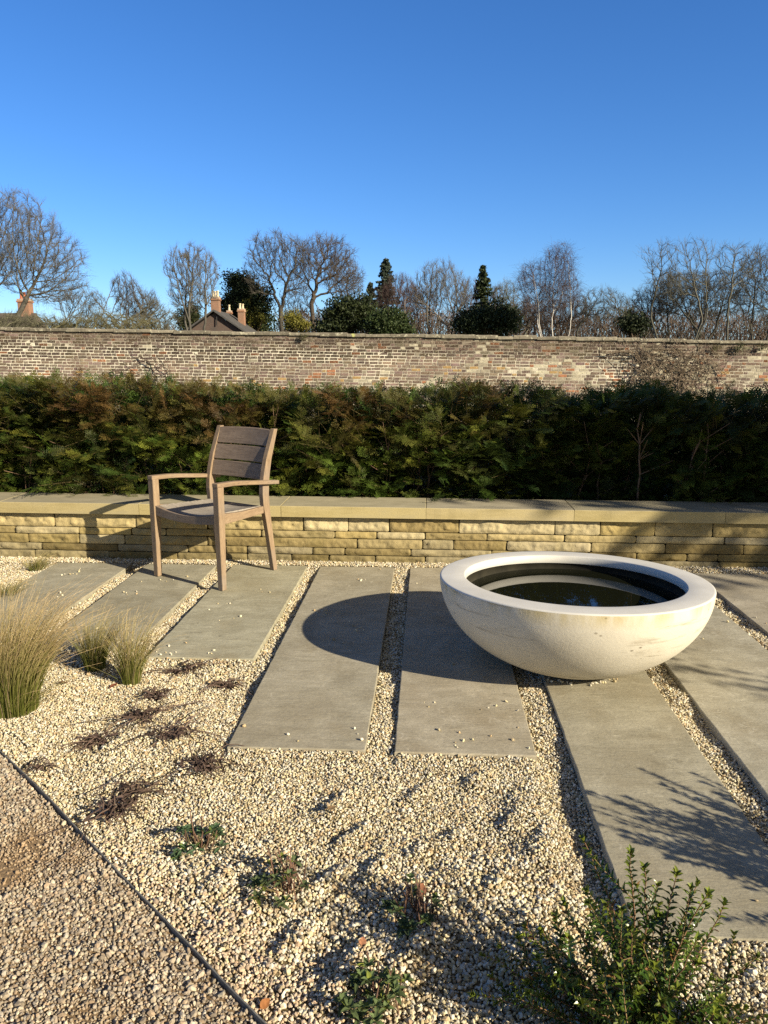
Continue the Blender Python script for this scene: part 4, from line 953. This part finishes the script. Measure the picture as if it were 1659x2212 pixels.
for lb, px, L, col, rz in [('orange brown fallen leaf by the edging at the bottom', (571, 2150), .028, (.30, .13, .05), .9), ('small orange leaf left of the flat dead clump', (222, 1752), .024, (.36, .14, .05), .2), ('curled brown leaf right of the tall golden grass', (135, 1476), .045, (.16, .10, .06), .1),
                           ('rust red leaf at the base of the right grass tuft', (247, 1482), .04, (.24, .08, .045), 1.1), ('upright rusty leaf behind the half dead perennial', (907, 1925), .045, (.26, .12, .07), 1.3), ('brown leaf alone in the middle of the gravel', (716, 1748), .03, (.22, .15, .08), .6), ('thin orange leaf above the bottom perennial', (783, 2050), .026, (.42, .20, .11), 1.5)]:
    g_ = gz(*px); dead_leaf(lb, g_[0], g_[1], L, col, int(px[0]), rz)

# ------------------------------------------------------------------ dead creeper and tufts on the brick wall
def creeper(name, label, strands, seed, n_tw=8, col=(.16, .12, .085), r=.014):
    rg = np.random.default_rng(seed); b = at(*strands[0][0], BW_Y-.06); root = empty(name, (b[0], BW_Y-.06, 0)); tag(root, label, 'climber'); mb = MB(); tw = MB(); o_ = np.array([b[0], BW_Y-.06, 0])
    for st in strands:
        P = np.array([at(x, y, BW_Y-.06)-o_ for x, y in st]); t = np.linspace(0, 1, len(P)); tt = np.linspace(0, 1, len(P)*6)
        Q = np.stack([np.interp(tt, t, P[:, k]) for k in range(3)], 1)+rg.normal(0, .02, (len(tt), 3)); Q[:, 1] -= .05*rg.random()
        rad = np.linspace(r, r*.4, len(tt))*rg.uniform(.7, 1.3); polytube(mb, Q, rad, 5, np.array(col)*rg.uniform(.7, 1.4))
        for q in range(n_tw*len(st)):
            p = Q[rg.integers(0, len(Q))]; d = np.array([rg.normal(0, 1), rg.normal(-.15, .15), rg.normal(-.2, .8)]); d /= np.linalg.norm(d); L = rg.uniform(.12, .5); e_ = p+d*L; e2 = e_+norm(d+rg.normal(0, .6, 3)*[1, .2, 1])*L*.6
            tubes(tw, [p, e_], [e_, e2], [.006, .005], [.005, .003], 4, np.array(col)*rg.uniform(.7, 1.5))
    mb.build('stem', MAT['bark'], root); tw.build('twig', MAT['bark'], root)
rc = np.random.default_rng(77); st = [[(1400, 850), (1420, 800), (1405, 765), (1340, 758), (1300, 762)], [(1455, 850), (1440, 805), (1400, 770), (1370, 750)], [(1470, 850), (1490, 800), (1475, 765), (1440, 752)], [(1420, 850), (1385, 800), (1372, 765)],
      [(1500, 850), (1470, 800), (1440, 775), (1420, 758)], [(1540, 830), (1535, 800), (1520, 775), (1535, 760)], [(1500, 840), (1530, 815), (1525, 800), (1505, 790)], [(1560, 820), (1550, 790), (1530, 775)]]
for _ in range(14):
    x = rc.uniform(1370, 1480); st.append([(x+rc.normal(0, 15), 850), (x+rc.normal(0, 14), 815), (x+rc.normal(0, 20), 785), (x+rc.normal(0, 25), 755)])
creeper('dead_creeper', 'tangled leafless brown creeper hanging on the right part of the brick wall', st, 5, 4, (.19, .15, .11), .012)
creeper('bare_branch', 'thin bare climbing shoot crossing the brick wall at the left', [[(240, 800), (285, 801), (325, 802)], [(305, 770), (335, 792), (352, 812)], [(330, 775), (365, 800), (372, 812)]], 6, 2, (.10, .075, .06), .012)
def wall_tuft(label, x, y, R, seed, col):
    rg = np.random.default_rng(seed); R *= .55; mb = MB(); n = 220; P = rg.normal(0, 1, (n, 3))*[R, R*.35, R*.8]; leaf_quads(mb, P, R*.5, lerp(col, np.array(col)*2, rg.random(n)), rg); o = empty('wall_plant', tuple(at(x, y, BW_Y-.10))); mb.build('foliage', MAT['ever'], o); tag(o, label, 'plant', 'small plants rooted in the brick wall')
wall_tuft('round green tuft growing from the wall top courses near the right edge', 1598, 750, .13, 1, (.03, .04, .012)); wall_tuft('dark green tuft in the brick wall at the far right edge', 1648, 749, .11, 2, (.03, .035, .012)); wall_tuft('faint green tuft on the brick wall above the creeper right end', 1545, 752, .11, 3, (.05, .05, .018)); wall_tuft('mossy tuft high on the wall right of the house gable', 655, 728, .10, 4, (.05, .05, .02))

# ------------------------------------------------------------------ houses beyond the wall
def flat_poly(mb, pts, C=(1, 1, 1)): 
    pts = np.array(pts, float); mb.add(pts, [tuple(range(len(pts)))], C)
def house_box(mb, a, b, C=(1, 1, 1)):
    (x0, y0, z0), (x1, y1, z1) = a, b; box = [(x0, y0, z0), (x1, y0, z0), (x1, y1, z0), (x0, y1, z0), (x0, y0, z1), (x1, y0, z1), (x1, y1, z1), (x0, y1, z1)]
    mb.add(box, [(3, 2, 1, 0), (4, 5, 6, 7), (0, 1, 5, 4), (1, 2, 6, 5), (2, 3, 7, 6), (3, 0, 4, 7)], C)
def pot(mb, x, y, z, h, r, C):
    prof = [(r*1.1, 0), (r*1.15, h*.08), (r*.85, h*.12), (r*.78, h*.85), (r*.98, h*.9), (r*.95, h), (r*.5, h)]; m = MB(); lathe(m, prof, 12, C)
    for V, C_ in zip(m.V, m.C): mb.add(V+np.array([x, y, z]), m.F[4][0], C_)
def chimney(parent, o_, x, y, w, d, z0, z1, pots, ph, pc, band=True):
    mb = MB(); house_box(mb, (x-w/2-o_[0], y-d/2-o_[1], z0), (x+w/2-o_[0], y+d/2-o_[1], z1-.30)); ch = mb.build('chimney', MAT['housebrick'], parent)
    mb = MB(); e = .07
    house_box(mb, (x-w/2-e-o_[0], y-d/2-e-o_[1], z1-.30), (x+w/2+e-o_[0], y+d/2+e-o_[1], z1-.16), (1.1, 1.0, .9)); house_box(mb, (x-w/2-e*.4-o_[0], y-d/2-e*.4-o_[1], z1-.16), (x+w/2+e*.4-o_[0], y+d/2+e*.4-o_[1], z1), (1.5, 1.8, 2.0)); mb.build('chimney_cap', MAT['housebrick'], ch)
    for k in range(pots):
        mb = MB(); pot(mb, x-o_[0]+((k-(pots-1)/2)*w/max(pots, 1)*.95), y-o_[1], z1, ph*(1 if k % 2 == 0 else .92), .13, pc[k % len(pc)]); mb.build('chimney_pot', MAT['pot'], ch, smooth=True)
HY = 72.0
A = at(460.1, 668.3, HY); Lq, Rq = at(400.6, 711.9, HY), at(526.9, 713.2, HY); B = at(499, 678.2, 79.2)
ro = (A[0], HY, 0); hs_ = empty('brick_house', ro); tag(hs_, 'brown brick house gable with slate roof and three chimneys beyond the garden wall', 'house')
O3 = np.array(ro); dL = (Lq-A)/(A[2]-Lq[2]); dR = (Rq-A)/(A[2]-Rq[2]); drop = A[2]-2.6; La, Ra = A+dL*drop, A+dR*drop; RV = B-A; RV[2] = 0
mb = MB(); flo = lambda p: np.array([p[0], p[1], -.15])
ins = .28; Aw = A-[0, -.35, ins]; Lw = La+np.array([.35, .35, -.05]); Rw = Ra+np.array([-.35, .35, -.05])
for pts in ([flo(Lw), flo(Rw), Rw, Aw, Lw], [flo(Rw+RV), flo(Lw+RV), Lw+RV, Aw+RV, Rw+RV]):
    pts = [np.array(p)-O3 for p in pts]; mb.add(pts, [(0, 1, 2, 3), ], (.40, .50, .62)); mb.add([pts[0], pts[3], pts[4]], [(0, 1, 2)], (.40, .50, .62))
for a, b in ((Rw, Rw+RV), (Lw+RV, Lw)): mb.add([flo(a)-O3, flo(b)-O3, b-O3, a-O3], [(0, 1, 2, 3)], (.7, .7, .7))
mb.build('wall', MAT['housebrick'], hs_)
mb = MB(); T3_ = np.array([0, 0, .16])
for e_, sgn in ((La, -1), (Ra, 1)):
    p = [A-O3, e_-O3, e_+RV-O3, A+RV-O3]; q = [x_-T3_ for x_ in p]; V = p+q
    mb.add(V, [(0, 1, 2, 3), (7, 6, 5, 4), (0, 4, 5, 1), (1, 5, 6, 2), (2, 6, 7, 3)], (.085, .082, .080))
mb.build('roof', MAT['slate'], hs_)
mb = MB(); tubes(mb, [at(468, 683, HY+.2)-O3], [at(468, 703, HY+.2)-O3], .05, .05, 6, (.03, .03, .03)); mb.build('gutter_pipe', MAT['slate'], hs_)
CREAMP = [(.66, .58, .40), (.60, .52, .36)]
z_at = lambda px, py, Y: at(px, py, Y)[2]
chimney(hs_, ro, at(466.2, 660, 73.6)[0], 73.6, .72, .8, A[2]-.6, z_at(466, 641.8, 73.6), 3, .58, CREAMP)
chimney(hs_, ro, at(522, 680, 77.0)[0], 77.0, .58, .7, 3.2, z_at(522, 667, 77), 2, .5, CREAMP); chimney(hs_, ro, at(495.8, 670, 79)[0], 78.9, .40, .5, A[2]-.5, z_at(495.8, 671, 79), 1, .55, CREAMP)
HY2 = 66.0; c2 = at(56, 660, HY2); ro2 = (c2[0], HY2, 0); h2 = empty('brick_house', ro2); tag(h2, 'house with red brick chimney half hidden by scrub at the far left', 'house')
RP = [(.36, .13, .07)]; zc2 = z_at(56, 646, HY2); chimney(h2, ro2, c2[0]-.05, HY2, .95, .8, 2.0, zc2, 3, .62, RP)
zr = z_at(70, 676, HY2); mb = MB()
V = [(-6, 0, zr), (.8, 0, zr), (1.3, -3.4, 2.6), (-6, -3.4, 2.6), (1.3, 3.4, 2.6), (-6, 3.4, 2.6)]; mb.add(V, [(0, 3, 2, 1), (1, 4, 5, 0)], (.105, .085, .072)); mb.add([V[1], V[2], V[4]], [(0, 1, 2)], (.105, .085, .072)); mb.build('roof', MAT['slate'], h2)
mb = MB(); house_box(mb, (-6, -3.2, -.15), (1.6, 3.2, 2.55), (.9, .9, .9)); mb.build('wall', MAT['housebrick'], h2)

# ------------------------------------------------------------------ trees beyond the wall
GB = 'bare trees beyond the brick wall'; GE = 'evergreens beyond the brick wall'; GS = 'scrub along the wall top'
GREY = (.165, .138, .105); BRN = (.125, .095, .072); RED = (.135, .085, .072); OLV = (.155, .135, .07)
bare_tree('bare_tree', 'largest spreading bare tree, rising at the far left edge', 22, 50, [(20, 520, 110, 105), (90, 575, 95, 80), (-60, 540, 90, 110), (110, 620, 75, 40)], 1900, .36, (.175, .145, .11), twig=5, tl=.62, jit=.11, r0=.013, stems=4, seed=3, group=GB, forkz=700, twig_r=.0075, spread=.30, up=.05)
bare_tree('bare_tree', 'rounded fan shaped bare tree left of the house chimney', 415, 62, [(415, 590, 62, 60), (415, 640, 55, 35)], 950, .36, (.19, .16, .125), twig=5, tl=.5, jit=.09, stems=4, seed=4, group=GB, forkz=690, up=.10, twig_r=.008, spread=.22, tw_up=.5)
bare_tree('bare_tree', 'gnarled bare oak with crooked limbs right of the dark cedar', 605, 78, [(600, 555, 68, 50), (560, 590, 35, 45), (640, 600, 35, 45)], 1000, .5, (.13, .105, .08), twig=4, tl=.7, jit=.24, r0=.019, seed=6, group=GB, forkz=660, twig_r=.011, e=2.2)
bare_tree('bare_tree', 'broad bare oak with russet tint, centre of the tree group', 682, 80, [(700, 560, 68, 50), (740, 605, 45, 40), (660, 570, 35, 45)], 1100, .5, (.145, .105, .075), twig=5, tl=.7, jit=.24, r0=.019, seed=8, group=GB, forkz=650, twig_r=.011, e=2.2)
bare_tree('bare_tree', 'smaller leaning oak at the right end of the oak group', 735, 84, [(735, 600, 42, 45), (762, 610, 25, 30)], 480, .5, (.14, .11, .08), twig=4, tl=.7, jit=.4, r0=.018, seed=9, group=GB, forkz=680, twig_r=.011)
bare_tree('bare_tree', 'slender multi stemmed bare tree between the two oaks', 640, 88, [(640, 650, 40, 40)], 400, .45, (.15, .12, .09), twig=3, tl=.6, stems=5, seed=10, group=GB, forkz=705, up=.2, twig_r=.010)
bare_tree('bare_tree', 'tall vase shaped bare tree right of the spruce', 952, 70, [(950, 615, 55, 46), (925, 640, 40, 40), (985, 640, 35, 40)], 950, .4, (.19, .155, .115), twig=4, tl=.6, jit=.16, stems=5, seed=12, group=GB, forkz=700, up=.14, twig_r=.009, spread=.25, tw_up=.5)
bare_tree('bare_tree', 'reddish brush of young birches left of the vase shaped tree', 870, 84, [(865, 645, 45, 45), (835, 660, 30, 35)], 700, .42, RED, (.20, .16, .13), twig=5, tl=.7, stems=6, seed=13, group=GB, forkz=700, up=.25, twig_r=.010, spread=.25, tw_up=.6)
bare_tree('bare_tree', 'purple brown birch thicket behind the vase shaped tree', 1010, 86, [(1010, 650, 35, 45), (1060, 660, 35, 40), (905, 660, 40, 40)], 800, .42, RED, (.22, .18, .15), twig=5, tl=.7, stems=6, seed=14, group=GB, forkz=705, up=.2, twig_r=.010, spread=.35, tw_up=.6)
bare_tree('bare_tree', 'pale olive bare tree behind the columnar conifer', 1095, 82, [(1092, 645, 32, 38)], 420, .42, (.20, .175, .115), twig=5, tl=.6, stems=3, seed=15, group=GB, forkz=700, twig_r=.010)
bare_tree('birch_tree', 'tall silver birch with white stem and drooping purple twigs', 1212, 64, [(1208, 580, 34, 52), (1215, 630, 42, 40)], 800, .36, (.13, .088, .078), (.60, .57, .52), twig=4, tl=.75, jit=.09, r0=.012, e=3.0, stems=2, seed=16, group=GB, forkz=700, up=.18, droop=.75, twig_r=.008, spread=.16, tw_up=-.1)
bare_tree('birch_tree', 'leaning white stemmed birch on the left of the birch pair', 1196, 64, [(1150, 610, 32, 42), (1165, 645, 35, 40)], 620, .36, (.13, .088, .078), (.60, .57, .52), twig=4, tl=.75, jit=.09, r0=.012, e=3.0, stems=2, seed=17, group=GB, forkz=690, up=.10, droop=.75, twig_r=.008, spread=.22, tw_up=-.1)
bare_tree('bare_tree', 'low spreading bare tree just right of the birches', 1305, 72, [(1300, 660, 52, 36), (1335, 665, 30, 30)], 620, .4, (.14, .125, .095), twig=4, tl=.55, jit=.17, stems=3, seed=18, group=GB, forkz=715, twig_r=.009)
bare_tree('bare_tree', 'tall lit bare tree with pale raking limbs at the right', 1462, 46, [(1440, 570, 45, 48), (1500, 565, 45, 45), (1410, 560, 25, 25), (1460, 610, 60, 35)], 900, .4, (.185, .16, .115), twig=3, tl=.5, jit=.13, stems=3, seed=19, group=GB, forkz=690, r0=.013, twig_r=.007, spread=.3)
bare_tree('bare_tree', 'slim bare tree with forked pale trunk near the right edge', 1580, 46, [(1565, 560, 26, 30), (1605, 555, 40, 26), (1590, 590, 45, 35)], 520, .4, (.195, .17, .125), twig=3, tl=.5, jit=.11, seed=20, group=GB, forkz=640, r0=.013, twig_r=.007)
bare_tree('bare_tree', 'dense bare tree cut off by the right edge of the view', 1650, 60, [(1650, 600, 60, 62), (1640, 650, 60, 40)], 1100, .42, (.15, .125, .09), twig=5, tl=.6, jit=.17, stems=3, seed=21, group=GB, forkz=690, twig_r=.009)
bare_tree('bare_tree', 'dark twiggy tree behind the tall lit tree', 1500, 75, [(1490, 640, 80, 50), (1550, 640, 60, 50)], 1300, .46, (.115, .098, .072), twig=6, tl=.65, jit=.17, stems=5, seed=22, group=GB, forkz=715, twig_r=.011)
bare_tree('bare_tree', 'brown twiggy tree filling the gap left of the tall lit tree', 1400, 78, [(1400, 665, 45, 42), (1440, 640, 40, 45)], 800, .46, (.12, .10, .072), twig=6, tl=.65, jit=.17, stems=4, seed=23, group=GB, forkz=715, twig_r=.011)
bare_tree('bare_tree', 'reddish twiggy thicket at the foot of the birches', 1170, 76, [(1150, 680, 50, 34), (1230, 680, 50, 34)], 900, .46, (.12, .085, .065), twig=7, tl=.65, jit=.17, stems=8, seed=24, group=GB, forkz=722, twig_r=.011, spread=.5)
# scrub on the left
bare_tree('bare_shrub', 'tall pointed bare shrub between the big tree and the round tree', 285, 55, [(268, 625, 30, 34), (295, 660, 50, 34)], 800, .34, (.135, .105, .08), twig=6, tl=.5, stems=7, seed=30, cat='shrub', group=GS, forkz=705, up=.2, twig_r=.008, spread=.5, tw_up=.4)
bare_tree('bare_shrub', 'olive green scrub in front of the left house', 60, 34, [(40, 698, 70, 22), (105, 702, 60, 18)], 700, .24, (.165, .142, .085), twig=5, tl=.34, stems=9, seed=31, cat='shrub', group=GS, forkz=718, twig_r=.0055, spread=.7, tw_up=.1)
bare_tree('bare_shrub', 'yellowish olive scrub below the tall pointed shrub', 215, 33, [(165, 702, 50, 17), (235, 698, 50, 22), (295, 702, 45, 16)], 800, .24, (.18, .15, .075), twig=5, tl=.34, stems=9, seed=32, cat='shrub', group=GS, forkz=718, twig_r=.0055, spread=.8, tw_up=.1)
bare_tree('bare_shrub', 'thin grey scrub next to the dark bush left of the house', 350, 40, [(345, 690, 45, 28), (330, 670, 30, 25)], 500, .28, (.17, .14, .09), twig=6, tl=.36, stems=6, seed=33, cat='shrub', group=GS, forkz=715, twig_r=.006, spread=.6)
bare_tree('bare_shrub', 'small hazy bare tree at the right foot of the largest tree', 195, 60, [(195, 665, 40, 38), (150, 660, 30, 35)], 550, .36, (.165, .14, .11), twig=5, tl=.5, stems=5, seed=34, cat='shrub', group=GS, forkz=705, twig_r=.008, spread=.5)
# evergreens
evergreen('cedar_tree', 'dark spreading cedar directly behind the house chimneys', 535, 82, [(518, 605, 32, 20), (512, 640, 28, 24), (545, 650, 40, 42), (560, 690, 35, 32), (495, 665, 22, 30)], 330, 70, .50, .24, (.014, .024, .010), (.034, .050, .018), 41, group=GE, shell=.55)
evergreen('yew_bush', 'small dark evergreen bush just left of the house gable', 412, 92, [(405, 690, 33, 26), (415, 672, 18, 20)], 130, 60, .32, .19, (.022, .032, .012), (.055, .062, .022), 42, cat='shrub', group=GE)
evergreen('golden_conifer', 'golden green conifer beside the second chimney', 540, 81, [(535, 672, 12, 26), (553, 690, 19, 24)], 110, 60, .22, .16, (.10, .105, .020), (.20, .185, .035), 43, cat='shrub', group=GE, up=.6, asp=2)
evergreen('golden_conifer', 'low golden green conifer right of the oak trunk', 637, 70, [(632, 695, 20, 22), (655, 705, 16, 12)], 80, 60, .22, .16, (.11, .11, .022), (.21, .19, .035), 44, cat='shrub', group=GE, up=.6, asp=2)
evergreen('yew_bush', 'large dark evergreen mound left of centre above the wall', 740, 66, [(735, 690, 46, 40), (765, 670, 40, 34), (712, 705, 26, 24)], 300, 70, .42, .22, (.018, .028, .011), (.042, .055, .018), 45, cat='shrub', group=GE, up=.5)
evergreen('yew_bush', 'rounder dark green mound right of the larger one', 835, 64, [(835, 700, 48, 34), (860, 710, 34, 22)], 240, 70, .40, .21, (.022, .038, .012), (.050, .072, .022), 46, cat='shrub', group=GE, up=.4)
spruce('spruce_tree', 'blue green spruce with a pointed top standing above the mounds', 833, 556, 690, 42, 88, (.030, .046, .034), (.062, .085, .062), 47, .30, group=GE)
spruce('spruce_tree', 'thin dark spruce tip just left of the blue green spruce', 800, 608, 690, 26, 96, (.034, .045, .034), (.06, .072, .052), 48, .35, group=GE)
spruce('pine_tree', 'tapering dark conifer right of the vase shaped tree', 1044, 572, 690, 30, 80, (.022, .036, .016), (.060, .078, .028), 49, .12, group=GE)
evergreen('yew_bush', 'wide dark evergreen hedge mass under the tapering conifer', 1050, 68, [(1030, 695, 40, 32), (1080, 690, 42, 38), (1010, 705, 26, 20)], 280, 70, .42, .22, (.014, .026, .012), (.030, .046, .018), 50, cat='shrub', group=GE, up=.7)
evergreen('yew_bush', 'small dark evergreen between the bare trees at the right', 1372, 70, [(1368, 700, 28, 26)], 90, 60, .38, .2, (.016, .025, .012), (.032, .044, .018), 51, cat='shrub', group=GE)

# far woodland that reads as one mass
rg = np.random.default_rng(99); mb = MB(); n = 16000; WY = rg.uniform(96, 112, n)
pxs = np.where(rg.random(n) < .84, rg.uniform(600, 1760, n), rg.uniform(-60, 420, n)); x = (pxs-925)/1694.*WY
topz = (1.4+WY/1694*(np.where(pxs < 450, 72, 96)+26*(fnoise(pxs, pxs*0, .02, 5, 3)-.5)*2)); z0 = topz*rg.uniform(.0, .95, n)
d = norm(np.stack([rg.normal(0, .45, n), rg.normal(0, .3, n), rg.uniform(.2, 1.2, n)], 1)); L = rg.uniform(.7, 2.0, n); p0 = np.stack([x, WY, z0], 1); p1 = p0+d*L[:, None]
cc = lerp((.12, .095, .07), (.11, .075, .06), rg.random(n))*rg.uniform(.7, 1.25, (n, 1)); tubes(mb, p0, p1, .035, .018, 3, cc)
d2 = norm(d+rg.normal(0, .6, (n, 3))); tubes(mb, (p0+p1)/2, (p0+p1)/2+d2*L[:, None]*.6, .02, .01, 3, cc)
n2 = 500; X0 = (rg.uniform(600, 1760, n2)-925)/1694*104; tubes(mb, np.stack([X0, rg.uniform(96, 112, n2), np.full(n2, -.15)], 1), np.stack([X0+rg.normal(0, .4, n2), rg.uniform(98, 110, n2), rg.uniform(4, 7, n2)], 1), .11, .05, 5, (.12, .10, .075))
o = mb.build('distant_woodland', MAT['bark']); tag(o, 'far brown woodland of leafless trees along the skyline', 'woodland', kind='stuff')

# ------------------------------------------------------------------ trees on the sunny side that shade the right of the terrace
evergreen('holly_tree', 'dense evergreen tree on the sunny side shading the right end of the hedge', 0, 2, [((0, 0), 5.4, 1.85, 2.3), ((.5, .5), 4.6, 1.6, 1.6), ((1.2, 1.4), 5.2, 1.7, 2.2)], 520, 80, .34, .22, (.02, .035, .012), (.04, .06, .02), 61, world_at=(10.17, 1.94, -.15))
evergreen('columnar_shrub', 'narrow upright shrub whose soft shade falls right of the stone bowl', 0, 2, [((0, 0), .9, .20, .85)], 70, 60, .09, .06, (.02, .035, .012), (.04, .06, .02), 62, cat='shrub', world_at=(4.26, 1.38, -.02))
